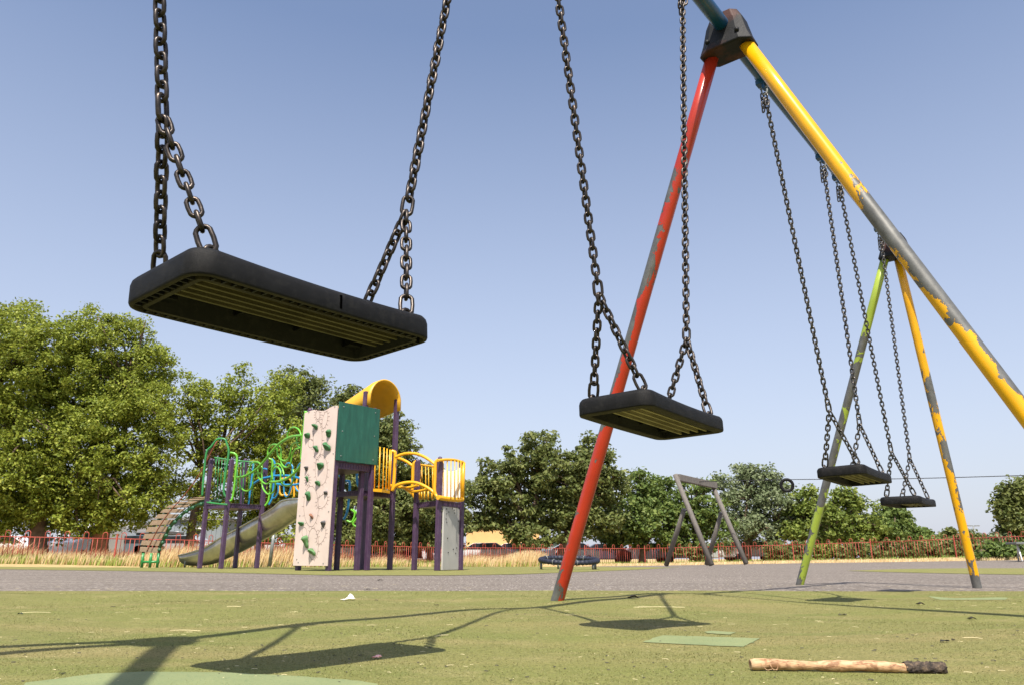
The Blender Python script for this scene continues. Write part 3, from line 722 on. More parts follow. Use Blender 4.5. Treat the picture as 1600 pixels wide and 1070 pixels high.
# first tower railings
run([(365,675),(370,600),(385,465),(410,430),(440,395),(475,395),(485,415),(495,450),(490,500),(480,560),(470,650),(490,690)], C7, 15.8, 15.8, 0, 1, .022, 'grab_rail', 'dgreen')
def bars(tops, y0, y1, f, Y, r, mat, slant=0, bot=None):
    mb = MB()
    for i, x in enumerate(tops):
        xb = bot[i] if bot else x+slant; a_ = y0 if not callable(y0) else y0(x); b_ = y1 if not callable(y1) else y1(xb)
        mb.tube([PT(*f(x, a_), Y), PT(*f(xb, b_), Y)], r, 6)
    mb.build('railing', M[mat], cf)
bars([434,448,463,478,510], 488, 690, C7, 16.2, .010, 'dgreen', -12)
bars([540,556,572,600,620], 503, 712, C7, 16.3, .010, 'dgreen', -10)
run([(425,485),(470,492),(520,500)], C7, 16.1, 16.1, 0, 1, .016, 'railing', 'dgreen'); run([(520,500),(590,505),(640,512)], C7, 16.2, 16.2, 0, 1, .016, 'railing', 'dgreen')
run([(388,705),(440,712),(488,716)], C7, 15.7, 15.4, 320, 355, .018, 'railing', 'dgreen')
# plank arch bridge
def C9(x, y): return 210+x*.1402, 740+y*.1402
Lf = [(75,862),(85,790),(110,720),(140,645),(180,570),(235,495),(300,430),(360,375),(430,335),(530,300),(640,268),(800,252)]
Rt = [(275,878),(285,800),(320,720),(360,642),(400,562),(460,490),(520,430),(590,372),(660,330),(750,290),(850,268),(960,255)]
def yb(px): return 17.7+(px-235)*(16.15-17.7)/(340-235)
LP = [PT(*C9(*q), yb(C9(*q)[0])+.1) for q in Lf]; RP = [PT(*C9(*q), yb(C9(*q)[0])+.1) for q in Rt]
for i in range(len(LP)-1):
    a, b, c, d = LP[i], RP[i], RP[i+1], LP[i+1]
    c = b.lerp(c, .74); d = a.lerp(d, .74); nn = (b-a).cross(d-a).normalized()
    if nn.z < 0: nn = -nn
    MB().prism([a, b, c, d], -nn*.04).build('plank', M['plank'], cf, .004)
for side, q in ((LP, .03), (RP, -.03)):
    pts = [p+Vector((q, .05, -.07)) for p in side]; MB().tube(spline(pts, 3), .035, 8).build('bridge_beam', M['ddgreen'], cf)
mb = MB()
for p in RP[1:]: MB().ball(p+Vector((.0, .0, -.085)), .045, 8, 6).build('bridge_bolt', M['ddgreen'], cf)
mb = MB()
for x in (100, 190, 272):
    a = PT(*C9(x, 880), 17.6); mb.tube([a, (a.x, a.y, 0)], .032, 8)
a = PT(*C9(95, 978), 17.6); b = PT(*C9(278, 978), 17.6); mb.tube([a, b], .026, 8)
mb.build('bridge_foot', M['dgreen'], cf)
MB().tube(spline([PT(*q, yb(q[0])-.1) for q in (C9(140,862), C9(205,720), C9(285,575), C9(400,410), C9(500,300), C9(600,180), C9(722,5), C7(437,405))], 4), .014, 6).build('rope', M['rope'], cf)
# slide: deep steel trough
up = [(845,688),(760,697),(700,742),(560,822),(450,882),(380,927),(310,952),(248,967)]
lo = [(845,752),(765,800),(672,862),(525,945),(430,990),(372,1012),(312,1022),(255,1019)]
vs = []; NS = 12; n = NS+1
UP = spline([PT(*C7(*q), 15.2+(469-C7(*q)[0])*(18.0-15.2)/190) for q in up], 4); LO = spline([PT(*C7(*q), 15.2+(469-C7(*q)[0])*(18.0-15.2)/190) for q in lo], 4)
for a, b in zip(UP, LO):
    b = b.lerp(a, .10); dp = a.z-b.z; dxy = Vector((a.x-b.x, a.y-b.y, 0))
    for k in range(n):
        t = math.pi*k/NS; fx = .24-.24*math.cos(t)
        vs.append(a + U*fx*1.0 - Vector((0,0,dp*math.sin(t)**.7)) - dxy*math.sin(t)**.7)
m_ = len(UP); fs = [(i*n+k, i*n+k+1, (i+1)*n+k+1, (i+1)*n+k) for i in range(m_-1) for k in range(NS)]
sld = MB().add(vs, fs, True).build('slide', M['steel'], cf); q = sld.modifiers.new('s', 'SOLIDIFY'); q.thickness = .012
mb = MB(); mb.tube(UP, .020, 8); mb.tube([p+U*.48 for p in UP], .020, 8); kid(mb, 'slide_rim', M['steel'], sld)
mb = MB()
for k in range(3, m_-1, 6):
    arc = [Vector(vs[k*n+j]) for j in range(n)]; mb.tube([p-Vector((0,0,.008)) for p in arc], .009, 5)
a = PT(*C7(280,1010), 17.9); mb.tube([(a.x, a.y, 0), (a.x, a.y, .2)], .02, 6); kid(mb, 'slide_bracket', M['greymetal'], sld)
# yellow rails of the second tower and the short arched bridge
Y2 = 13.3
run([(80,155),(160,158),(230,175),(290,215)], CY, Y2-.1, Y2, 0, 1, .028, 'railing', 'yellow', 4)
bars([62,125,180,222,262,282], lambda x: 158+max(0, x-160)*.35, lambda x: 725+x*.1, CY, 13.2, .012, 'yellow', bot=[42,105,160,205,238,258])
mb = MB(); mb.prism([PT(*CY(x, y), yy) for x, y, yy in ((28,735,12.9),(150,742,12.75),(262,765,13.1),(262,765,13.9),(60,740,13.8))], (0,0,-.05)); mb.build('deck_edge', M['yellow'], cf)
run([(285,215),(318,225),(335,255),(325,500),(310,700),(285,770)], CY, 13.3, 13.3, 0, 1, .030, 'grab_rail', 'yellow')
run([(645,360),(605,375),(585,430),(580,600),(575,780),(615,875)], CY, 13.6, 13.6, 0, 1, .030, 'grab_rail', 'yellow')
run([(955,335),(915,350),(895,400),(890,600),(885,780),(940,855)], CY, 12.9, 12.9, 0, 1, .030, 'grab_rail', 'yellow')
run([(335,300),(430,260),(530,245),(640,255),(740,295),(820,345),(890,400)], CY, 13.2, 12.9, 617, 680, .026, 'bridge_rail', 'yellow')
run([(285,300),(400,320),(500,365),(590,430)], CY, 13.8, 13.6, 612, 646, .026, 'bridge_rail', 'yellow')
run([(300,760),(340,700),(430,665),(520,650),(620,655),(720,690),(800,735),(860,780),(925,855)], CY, 13.2, 12.9, 617, 680, .028, 'bridge_rail', 'yellow')
run([(265,690),(360,710),(450,720),(560,715),(660,685)], CY, 13.7, 13.3, 612, 652, .024, 'bridge_rung', 'yellow')
run([(340,700),(450,720),(540,770),(620,775),(700,765),(790,738)], CY, 13.8, 13.1, 617, 668, .024, 'bridge_rung', 'yellow')
run([(470,735),(560,800),(620,880)], CY, 13.8, 13.6, 632, 650, .026, 'bridge_rail', 'yellow')
bars([680,705,757,798,852,868], 425, 885, CY, 13.8, .009, 'yellow', 6)
run([(665,402),(760,415),(860,428),(930,432)], CY, 13.7, 13.2, 654, 684, .018, 'railing', 'yellow')
bars([668,702,743,795,848], lambda x: 770, 892, CY, 13.5, .014, 'yellow', -2)
run([(930,345),(1060,333),(1180,343),(1290,375)], CY, 12.75, 13.3, 684, 724, .024, 'railing', 'yellow')
run([(930,860),(1060,880),(1200,893),(1275,885)], CY, 12.75, 13.3, 684, 724, .040, 'deck_edge', 'yellow')
bars([1005,1060,1112,1165,1212,1250], 345, 885, CY, 12.95, .010, 'yellow', -3)
bars([1288], 372, 885, CY, 13.3, .034, 'yellow', -18)
poly = [CY(*q) for q in ((985,872),(985,440),(1030,480),(1110,500),(1190,482),(1240,440),(1245,876))]
MB().prism([PT(x, y, 13.45) for x, y in poly], (0,.02,0)).build('cream_screen', M['cream'], cf)
sA = K0+Vector((.06,.02,0)); sB = K1+Vector((-.05,0,0)); nn = Vector(((sB-sA).y, -(sB-sA).x, 0)).normalized()
mb = MB(); mb.prism([Vector((sA.x, sA.y, .01)), Vector((sB.x, sB.y, .01)), Vector((sB.x, sB.y, zK-.1)), Vector((sA.x, sA.y, zK-.1))], nn*.03)
sb_ = mb.build('grey_panel', M['slab'], cf, .003)
mb = MB(); d = sB-sA
for k in range(14):
    P = sA+d*random.uniform(.1, .9)+nn*.032; kid(MB().ball((P.x, P.y, random.choice((.3,.5,.7,.8,.85,.9))*zK+random.uniform(-.1,.05)), .012, 6, 4), 'bolt_hole', M['black'], sb_)

# ------------------------------------------------------------------ red bow-top fence
fen = empty('railing_fence', FL[5], 'long red bow topped metal railing fence running behind the whole playground', 'fence')
fp = [Vector(p) for p in FL[1:-1]]; fp[0] = Vector(FL[0]).lerp(Vector(FL[1]), .3)
cum = [0]
for i in range(1, len(fp)): cum.append(cum[-1]+(fp[i]-fp[i-1]).length)
def fat(s):
    s = min(max(s, 0), cum[-1])
    for i in range(1, len(cum)):
        if s <= cum[i]+1e-9: return fp[i-1].lerp(fp[i], (s-cum[i-1])/(cum[i]-cum[i-1]))
    return fp[-1]
s0 = 0.0; SPAN = 4.2; HR = .95
while s0 < cum[-1]-1:
    s1 = min(s0+SPAN, cum[-1]); mb = MB()
    mb.tube([fat(s0)+Vector((0,0,HR)), fat((s0+s1)/2)+Vector((0,0,HR)), fat(s1)+Vector((0,0,HR))], .016, 6)
    mb.tube([fat(s0)+Vector((0,0,.10)), fat((s0+s1)/2)+Vector((0,0,.10)), fat(s1)+Vector((0,0,.10))], .013, 6)
    k = 0; s = s0+.14
    while s < s1-.2:
        P = fat(s); d = (fat(s+.1)-P).normalized()
        if k % 4 == 0:
            Q = fat(s+.15); h = HR+.14
            arc = [P, P+Vector((0,0,h))]+[(P+Q)/2-d*.075*math.cos(t)+Vector((0,0,h+.075*math.sin(t))) for t in np.linspace(.4, math.pi-.4, 5)]+[Q+Vector((0,0,h)), Q]
            mb.tube(arc, .013, 5); k += 2; s += .30
        else:
            mb.tube([P, P+Vector((0,0,HR))], .013, 5); k += 1; s += .15
    mb.build('railing_panel', M['fence'], fen)
    P = fat(s0); MB().bx(P.x-.024, P.x+.024, P.y-.024, P.y+.024, P.z-.05, P.z+1.12).build('fence_post', M['fence'], fen, .004)
    s0 = s1

# ------------------------------------------------------------------ dry grass (nobody could count it)
def blades(name, n, xy, hgt, wid, mat, lean=(.25,.0), seedhead=False):
    x, y = xy(n); z = hz(x, y)-.01; h = hgt(n, x); w_ = wid*(.6+.8*rng.random(n)); th = rng.random(n)*math.pi
    lx = lean[0]*h*(rng.normal(1, .6, n)); ly = h*rng.normal(0, .2, n)
    a = np.stack([x-w_*np.cos(th), y-w_*np.sin(th), z], -1); b = np.stack([x+w_*np.cos(th), y+w_*np.sin(th), z], -1)
    c = np.stack([x+lx*.45+w_*.7*np.cos(th), y+ly*.4+w_*.7*np.sin(th), z+h*.6], -1); d = np.stack([x+lx*.45-w_*.7*np.cos(th), y+ly*.4, z+h*.6], -1)
    e_ = np.stack([x+lx, y+ly, z+h], -1)
    V = np.stack([a, b, c, d, e_], 1).reshape(-1, 3); k = np.arange(n)[:, None]*5
    F3 = np.concatenate([k+[0,1,2], k+[0,2,3], k+[3,2,4]], 0)
    o = npmesh(name, V, F3, mat); return tag(o, kind='stuff')
def band(s0, s1, d0, d1):
    def f(n):
        s = rng.uniform(s0, s1, n); q = np.interp(s, np.linspace(0, cum[-1], 400), [fat(v).x for v in np.linspace(0, cum[-1], 400)])
        yy = np.interp(s, np.linspace(0, cum[-1], 400), [fat(v).y for v in np.linspace(0, cum[-1], 400)])
        return q + rng.normal(0, .1, n), yy+rng.uniform(d0, d1, n)
    return f
SX = next(s for s in np.linspace(0, cum[-1], 2000) if fat(s).x > GX(850, 42).x)
def hump(x): return .72+.28*np.sin(x*.55+1)+.14*np.sin(x*1.9)
tag(blades('dry_grass', 52000, band(0, SX, -.5, 4.5), lambda n, x: (.56+.28*rng.random(n))*hump(x), .012, M['grass'], (.22, 0)), 'tall golden dry grass growing through the red fence', 'grass')
tag(blades('grass_seed_heads', 5200, band(0, SX*.92, .2, 4.5), lambda n, x: (.78+.28*rng.random(n))*hump(x)*1.05, .020, M['grassr'], (.34, 0)), 'rust brown seed heads leaning above the tall dry grass', 'grass')
tag(blades('green_weeds', 9000, band(0, SX, -.6, 2.0), lambda n, x: .16+.24*rng.random(n), .02, M['grassg'], (.2, 0)), 'green weeds at the foot of the tall dry grass', 'weeds')
tag(blades('short_dry_grass', 30000, band(SX, cum[-1], -2.3, .8), lambda n, x: .05+.13*rng.random(n), .018, M['grass'], (.3, 0)), 'short straw coloured grass along the foot of the fence', 'grass')
tag(blades('verge_weeds', 5000, band(SX, cum[-1], -1.2, 1.2), lambda n, x: .06+.22*rng.random(n), .022, M['grassg'], (.3, 0)), 'patchy green weeds in the verge below the fence', 'weeds')

# ------------------------------------------------------------------ trees
def leaves(cent, nper, crad, size, flat=.65):
    "clumps of leaf-sized faces round the given centres"
    n = len(cent)*nper; c = np.repeat(cent, nper, 0); cr = np.repeat(crad, nper)[:, None]
    off = rng.normal(0, 1, (n, 3)); off /= np.maximum(1e-6, np.linalg.norm(off, axis=1, keepdims=True)); off *= rng.random((n, 1))**.45*cr; off[:, 2] *= flat
    p = c+off; nr = off/cr*.8+rng.normal(0, .7, (n, 3))+[0, -.15, .75]; nr /= np.linalg.norm(nr, axis=1, keepdims=True)
    t = rng.normal(0, 1, (n, 3)); a = np.cross(nr, t); a /= np.linalg.norm(a, axis=1, keepdims=True); b = np.cross(nr, a)
    s = size*(.6+.8*rng.random((n, 1))); droop = nr*s*.25
    V = np.stack([p-a*s-droop, p+b*s*.62, p+a*s-droop, p-b*s*.62], 1).reshape(-1, 3)
    return V, np.arange(n*4).reshape(-1, 4)
def tree(label, Y, trunk_px, lobes, leaf, mat, dens=1.0, cat='tree', bark='bark', clump=.55, name='broadleaf_tree', trunk_r=.28, nper=64, flat=.65, group='trees behind the fence', twigs=46):
    base = GX(trunk_px, Y); base.z = H(base.x, base.y); o = empty(name, base, label, cat, group)
    cents = []; rads = []; tips = []
    for (px, py, rp) in lobes:
        yy = Y+random.uniform(-1, 1)*rp*Y/F*.55; c = np.array(PT(px, py, yy)); zc = yy*math.cos(PIT)+(c[2]-HC)*math.sin(PIT); R = rp*zc/F
        n = max(5, int(dens*9.5*R*R/(clump*clump)*.8))
        d = rng.normal(0, 1, (n, 3)); d /= np.linalg.norm(d, axis=1, keepdims=True)
        r_ = R*(rng.uniform(.18, 1, n)**.5)*(1+.16*np.sin(d[:, 0]*5+d[:, 2]*4+px)); q = c+d*r_[:, None]*np.array([1, 1, .92])
        q = q[q[:, 2] > base.z+(.9 if name == 'broadleaf_tree' else .05)]; cents.append(q); rads.append(clump*rng.uniform(.55, 1.25, len(q))); tips.append(q[:4])
    C = np.concatenate(cents); Rr = np.concatenate(rads)
    V, Fq = leaves(C, nper, Rr, leaf, flat)
    npmesh('crown', V-np.array(base), Fq, M[mat], o)
    # trunk and limbs
    topz = max(l[2] for l in C); ctr = C.mean(0); mb = MB(); fork = base+Vector((0, 0, (ctr[2]-base.z)*.42))
    lean = Vector(((ctr[0]-base.x)*.25, 0, 0)); f1 = fork+lean
    mb.tube([base-Vector((0,0,.2)), base.lerp(f1, .3)+Vector((random.uniform(-.08,.08),0,0)), base.lerp(f1, .7), f1], [trunk_r*1.35, trunk_r, trunk_r*.85, trunk_r*.75], 12)
    idx = rng.choice(len(C), min(twigs, len(C)), replace=False)
    mains = []; mb.build('trunk', M[bark], o); mb = MB()
    for k in range(6):
        tgt = Vector(C[idx[k % len(idx)]]); m1 = f1.lerp(tgt, .55)+Vector((0,0,.25)); mb.tube([f1-Vector((0,0,.3)), f1.lerp(m1, .5)+Vector((random.uniform(-.2,.2), 0, .15)), m1, tgt], [trunk_r*.55, trunk_r*.4, trunk_r*.25, .03], 7); mains.append(m1)
    for k in idx:
        tgt = Vector(C[k]); m1 = min(mains+[f1], key=lambda q: (q-tgt).length); mb.tube([m1, m1.lerp(tgt, .5)+Vector((random.uniform(-.2,.2), 0, random.uniform(0,.3))), tgt], [trunk_r*.22, .05, .02], 5)
    mb.build('limbs', M['bark'], o)
    return o
tree('large yellow green plane tree at the far left edge', 33, 62, [(-60,640,110),(30,560,92),(-30,720,110),(55,670,100),(110,600,80),(60,775,72),(-40,810,55),(110,735,75),(20,510,45),(-90,520,60),(0,600,80),(90,540,55),(20,740,80),(95,800,50),(0,810,50),(140,690,60)], .070, 'leafA', .8, clump=.5, trunk_r=.36, twigs=60)
tree('tall yellow green plane tree with reddish trunk left of the plank bridge', 34, 153, [(165,560,80),(150,512,42),(215,580,62),(205,660,75),(130,650,70),(170,745,70),(235,720,52),(250,560,26),(110,790,40),(215,790,45),(190,610,70),(235,640,45),(150,800,45),(190,790,45),(240,770,42),(255,680,36),(205,510,26)], .070, 'leafA', .78, bark='bark2', clump=.5, trunk_r=.36, twigs=60)
tree('thin yellow green tree behind the plank bridge', 37, 290, [(330,625,42),(375,595,32),(300,690,48),(360,680,50),(285,770,42),(345,755,48),(395,640,40),(300,610,24),(280,650,30),(320,800,30),(340,640,36)], .075, 'leafA', .7, clump=.55, trunk_r=.22)
tree('yellow green tree behind the green loop climber', 39, 402, [(420,650,44),(440,610,32),(400,720,52),(450,700,46),(430,780,50),(380,790,40),(470,760,40),(395,830,30),(455,830,30),(420,740,50)], .078, 'leafA', .9, clump=.55, trunk_r=.25)
tree('dark tree top rising left of the climbing wall', 47, 470, [(465,590,30),(450,620,30),(490,610,28),(480,650,40),(510,680,40),(470,710,40),(505,760,45),(500,830,35),(520,640,30),(535,680,34),(525,730,36)], .10, 'leafC', 1.0, clump=.7, trunk_r=.3)
tree('dark green tree behind the yellow hood', 43, 600, [(552,625,26),(560,665,34),(590,700,42),(612,665,24),(600,760,50),(560,790,44),(635,790,42),(600,835,36),(545,845,32),(625,730,30),(520,800,35),(570,735,40),(615,790,50),(590,830,44),(620,700,30),(600,680,34),(540,700,36)], .10, 'leafC', 1.0, clump=.62)
tree('low dark tree behind the yellow arched bridge', 45, 672, [(660,745,24),(645,790,38),(690,800,36),(660,840,34),(715,810,26),(705,850,24),(725,770,16),(650,760,34),(675,830,40),(640,840,30)], .105, 'leafC', 1.0, clump=.62, trunk_r=.2)
tree('broad dark oak left of the red leg', 48, 823, [(845,692,26),(820,722,40),(860,730,42),(782,745,38),(770,790,42),(830,780,52),(880,775,46),(752,775,26),(800,820,38),(850,822,40),(905,740,34),(750,820,22)], .13, 'leafC', .8, clump=.7, trunk_r=.42, flat=.5)
tree('dark tree directly behind the red leg', 49, 873, [(925,712,26),(950,725,28),(915,755,38),(900,800,42),(960,762,32),(940,810,38),(880,830,30),(925,692,12)], .13, 'leafC', .8, clump=.7, trunk_r=.3)
tree('round fresh green tree left of the timber frame', 52, 1005, [(1005,768,34),(980,800,40),(1035,775,32),(1015,815,42),(960,835,30),(1050,815,34),(1000,745,14),(1000,850,24)], .13, 'leafE', .9, clump=.7, trunk_r=.25)
tree('dense green tree seen through the timber frame', 51, 1090, [(1075,775,26),(1100,790,30),(1085,820,34),(1120,830,30),(1060,840,26),(1095,762,14)], .13, 'leafE', .9, clump=.7, trunk_r=.25)
tree('tall grey green willow behind the hanging tyre', 56, 1165, [(1160,740,26),(1142,765,24),(1188,745,26),(1215,765,26),(1165,790,40),(1205,800,38),(1150,825,34),(1195,838,30),(1235,800,26),(1130,748,14)], .12, 'leafD', .85, clump=.75, trunk_r=.3)
tree('grey green bushy tree left of the lime green leg', 54, 1245, [(1265,790,28),(1250,815,30),(1285,800,28),(1240,840,26),(1290,835,26),(1262,768,12)], .13, 'leafB', .9, clump=.7, trunk_r=.2)
tree('olive green tree right of the lime green leg', 50, 1325, [(1325,790,28),(1300,815,28),(1345,800,28),(1330,830,30),(1355,830,24),(1310,772,14),(1290,850,20)], .12, 'leafB', .9, clump=.65, trunk_r=.22)
tree('green tree sloping down to the right below the farthest seat', 52, 1395, [(1388,805,18),(1375,825,26),(1410,828,26),(1435,840,20),(1365,845,22),(1400,850,24),(1400,802,16),(1420,840,22),(1450,850,18)], .11, 'leafE', 1.4, clump=.62, trunk_r=.22)
tree('low dark green tree far right between the last seat and the orange leg', 62, 1490, [(1480,836,12),(1500,842,12),(1455,845,14),(1515,838,11),(1530,845,12),(1470,850,14),(1545,850,12)], .13, 'leafC', 1.3, clump=.6, trunk_r=.15)
tree('upright dark feathery tree at the right edge', 44, 1595, [(1590,775,20),(1578,795,22),(1608,785,30),(1590,820,28),(1572,768,9),(1612,820,26),(1598,760,12),(1582,842,18)], .13, 'leafC', .95, clump=.5, trunk_r=.22, flat=1.3)
tree('pale green bush between the lamp and the feathery tree', 44, 1560, [(1552,845,13),(1572,848,14),(1540,852,10)], .10, 'leafD', .9, clump=.35, trunk_r=.06, cat='bush', name='bush', twigs=10)
for i, (px, r, mt, lab) in enumerate(((1080,11,'leafC','low dark bush behind the timber frame'),(1215,14,'leafC','dark hedge bush under the hanging tyre'),(1250,15,'leafC','dark hedge bush beside the lime green leg'),(1290,15,'leafB','olive hedge bush right of the lime green leg'),(1335,16,'leafC','dark hedge bush under the third seat'),(1380,16,'leafC','dark hedge bush under the farthest seat'),(1425,17,'leafC','dark hedge bush in the gap left of the orange leg'),(1465,17,'leafC','dark hedge bush just left of the orange leg'),(1508,17,'leafC','dark hedge bush right behind the orange leg'),(1555,18,'leafE','green hedge bush under the feathery tree'),(1598,18,'leafE','green hedge bush at the right edge'))):
    yy = float(np.interp(GX(px, 38).x, FXs, FYs))+4.6
    tree(lab, yy, px, [(px, 860, r), (px-14, 863, r*.8), (px+14, 861, r*.85)], .10, mt, 1.0, clump=.42, trunk_r=.05, cat='bush', name='bush', twigs=8, group='hedge bushes behind the fence')

# ------------------------------------------------------------------ beyond the fence: buildings, cars
def bldg(px0, px1, ytop, Y, label, wallc, depth=8, corr=False, name='building', roof=(.25,.25,.26), zb=-.2):
    a = GX(px0, Y, 0); b = GX(px1, Y, 0); z1 = PT(0, ytop, Y).z
    o = empty(name, Vector(((a.x+b.x)/2, Y, zb)), label, 'building')
    mb = MB(); mb.bx(a.x, b.x, Y, Y+depth, zb, z1)
    if corr:
        k = a.x+.1
        while k < b.x-.1: mb.bx(k, k+.12, Y-.04, Y, zb, z1-.05); k += .3
    mb.build('wall', simple(label[:20], wallc, .7, 0, .1, 1), o)
    MB().bx(a.x-.2, b.x+.2, Y-.25, Y+depth+.2, z1, z1+.18).build('roof', simple('roof_sheet', roof, .6, 0, .1, 1), o, .02)
    return o, a.x, b.x, z1
def face(o, px0, py0, px1, py1, Y, name, mat, th=.05, label=None):
    a = PT(px0, py1, Y); b = PT(px1, py0, Y); mb = MB(); mb.bx(a.x, b.x, Y-th, Y, a.z, b.z); r = mb.build(name, mat, o, 0, label); return r
sh, *_ = bldg(232, 345, 812, 50, 'grey corrugated shed with dark openings and small signs behind the slide', (.20,.23,.25), 8, True)
face(sh, 263, 832, 279, 850, 49.9, 'door', M['black']); face(sh, 264, 829.5, 281, 831, 49.9, 'door_frame', M['white'], .07)
face(sh, 298, 829, 310, 836, 49.9, 'sign_board', M['black'], .08); face(sh, 297, 836.6, 310, 839.5, 49.9, 'sign_board', M['white'], .08)
face(sh, 302.5, 821.8, 317, 826.2, 49.9, 'sign_board', M['white'], .08, 'long white sign'); face(sh, 293.8, 828.5, 297, 850, 49.9, 'white_post', M['white'], .08)
sb2 = next(c for c in sh.children if c.name.startswith('sign_board'))
mb = MB()
for i, (x, y0, y1) in enumerate(((298.6,831.5,834),(300,832,834),(301.3,831.8,834.6),(302.9,831,833.8),(304.4,830.8,833.8),(305.8,832,834),(307.2,831.9,834.1))):
    a = PT(x, y1, 49.8); b = PT(x+1.0, y0, 49.8); mb.bx(a.x, b.x, 49.79, 49.82, a.z, b.z)
o_ = mb.build('lettering', simple('yellow_lettering', (.7,.5,.03), .6)); o_.parent = sb2; o_.data.transform(Matrix.Translation(-sh.location))
face(sh, 300, 841, 312, 850, 49.9, 'door', M['black'])
wb, *_ = bldg(150, 200, 818, 60, 'pale grey flat wall building seen under the plane trees', (.62,.64,.68), 10)
gb, *_ = bldg(198, 232, 832, 46, 'low blue grey ribbed shed left of the plank bridge', (.14,.19,.22), 5, True)
tb, *_ = bldg(728, 843, 820, 62, 'tan orange warehouse with a dark window band behind the oak', (.60,.38,.16), 14)
face(tb, 730, 853, 842, 855, 61.9, 'fascia', M['white'], .2); face(tb, 730, 855.2, 842, 861, 61.9, 'window', M['glass'], .08)
vb, *_ = bldg(844, 905, 846, 64, 'low teal and white building behind the red leg', (.16,.28,.30), 10, roof=(.6,.64,.68))
wb2, *_ = bldg(380, 470, 838, 60, 'low grey building behind the first tower', (.35,.38,.40), 10)
def car(px, Y, col, label, van=False, rot=0.0):
    P = GX(px, Y); zb = H(P.x, P.y)-.02; o = empty('parked_van' if van else 'parked_car', Vector((P.x, P.y, zb)), label, 'van' if van else 'car', 'vehicles parked beyond the fence')
    o.rotation_euler = (0, 0, rot); Lc = 2.3 if van else 2.1
    prof = [(-Lc,.35),(-Lc,.85),(-Lc+.1,.95),(-Lc+.9,1.02),(-Lc+1.6,1.42),(Lc-1.1,1.45),(Lc-.35,1.02),(Lc,.9),(Lc,.35)]
    cab = [(-Lc+.95,1.03),(-Lc+1.62,1.40),(Lc-1.12,1.42),(Lc-.45,1.03)]
    if van: prof = [(-Lc,.35),(-Lc,1.0),(-Lc+.5,1.15),(-Lc+1.1,1.95),(Lc-.1,2.0),(Lc,1.9),(Lc,.35)]; cab = [(-Lc+.62,1.2),(-Lc+1.12,1.85),(-Lc+1.9,1.85),(-Lc+1.9,1.2)]
    off = o.location
    def loc(mb, name, mat):
        me = bpy.data.meshes.new(name); me.from_pydata([Vector(q) for q in mb.v], [], mb.f); me.polygons.foreach_set('use_smooth', mb.sm); me.materials.append(mat)
        q = bpy.data.objects.new(name, me); COL.objects.link(q); q.parent = o; return q
    bd = loc(MB().prism([Vector((x, -.85, z)) for x, z in prof], (0,1.7,0)), 'body', simple('car_paint', col, .25, 0, .03)); b_ = bd.modifiers.new('b', 'BEVEL'); b_.width = .08; b_.segments = 2
    loc(MB().prism([Vector((x, -.87, z)) for x, z in cab], (0,1.74,0)), 'window', M['glass'])
    for x in (-Lc+.75, Lc-.75):
        for y in (-.88, .70):
            loc(MB().tube([(x, y, .32), (x, y+.18, .32)], .31, 16).tube([(x, y-.01, .32), (x, y+.01, .32)], .18, 12), 'wheel', M['black'])
    for y in (-.6, .6): loc(MB().bx(-Lc-.02, -Lc+.05, y-.15, y+.15, .68, .80), 'headlight', M['white'])
    return o
car(-2, 44, (.7,.7,.7), 'white car at the left edge beyond the fence')
car(140, 42, (.78,.78,.78), 'white van beyond the fence under the reddish trunk', True, 1.35)
car(172, 48, (.03,.05,.12), 'dark blue car beyond the fence right of the reddish trunk')
car(60, 47, (.02,.02,.025), 'black car beyond the fence under the left plane tree')
car(208, 44, (.10,.14,.17), 'blue grey car left of the foot of the plank bridge')
car(275, 44, (.35,.36,.38), 'grey car behind the foot of the plank bridge')
car(398, 47, (.55,.57,.6), 'silver car behind the lower end of the slide')
car(452, 49, (.25,.33,.42), 'blue car just left of the climbing wall')
car(545, 48, (.7,.7,.72), 'white car between the climbing frame posts')
car(612, 50, (.2,.2,.22), 'dark grey car between the yellow tower and the arched bridge')
car(668, 50, (.6,.6,.62), 'silver car behind the right hand tower')
car(752, 52, (.62,.62,.63), 'pale grey car in front of the tan warehouse')
car(800, 53, (.75,.75,.76), 'white car in front of the tan warehouse beside the oak trunk')
car(888, 54, (.72,.75,.78), 'pale silver car behind the round rope ring')
car(940, 56, (.06,.05,.07), 'dark car just right of the red leg')
car(1006, 56, (.7,.7,.7), 'white car left of the timber frame')
car(1072, 55, (.32,.34,.33), 'grey green car seen through the timber frame')
car(1122, 57, (.62,.62,.62), 'silver car between the legs of the timber frame')
car(1172, 58, (.8,.8,.8), 'white car right of the timber frame')
# yellow road sign board
o = empty('warning_board', PT(842, 872, 50), 'small orange yellow triangular board behind the fence', 'sign')
MB().prism([PT(837, 862, 50), PT(848, 862, 50), PT(842, 871, 50)], (0,.03,0)).build('board', simple('orange_board', (.75,.36,.02), .5), o)
a = PT(842, 866, 50.05); MB().tube([(a.x, a.y, H(a.x, a.y)-.1), (a.x, a.y, a.z)], .03, 6).build('pole', M['greymetal'], o)
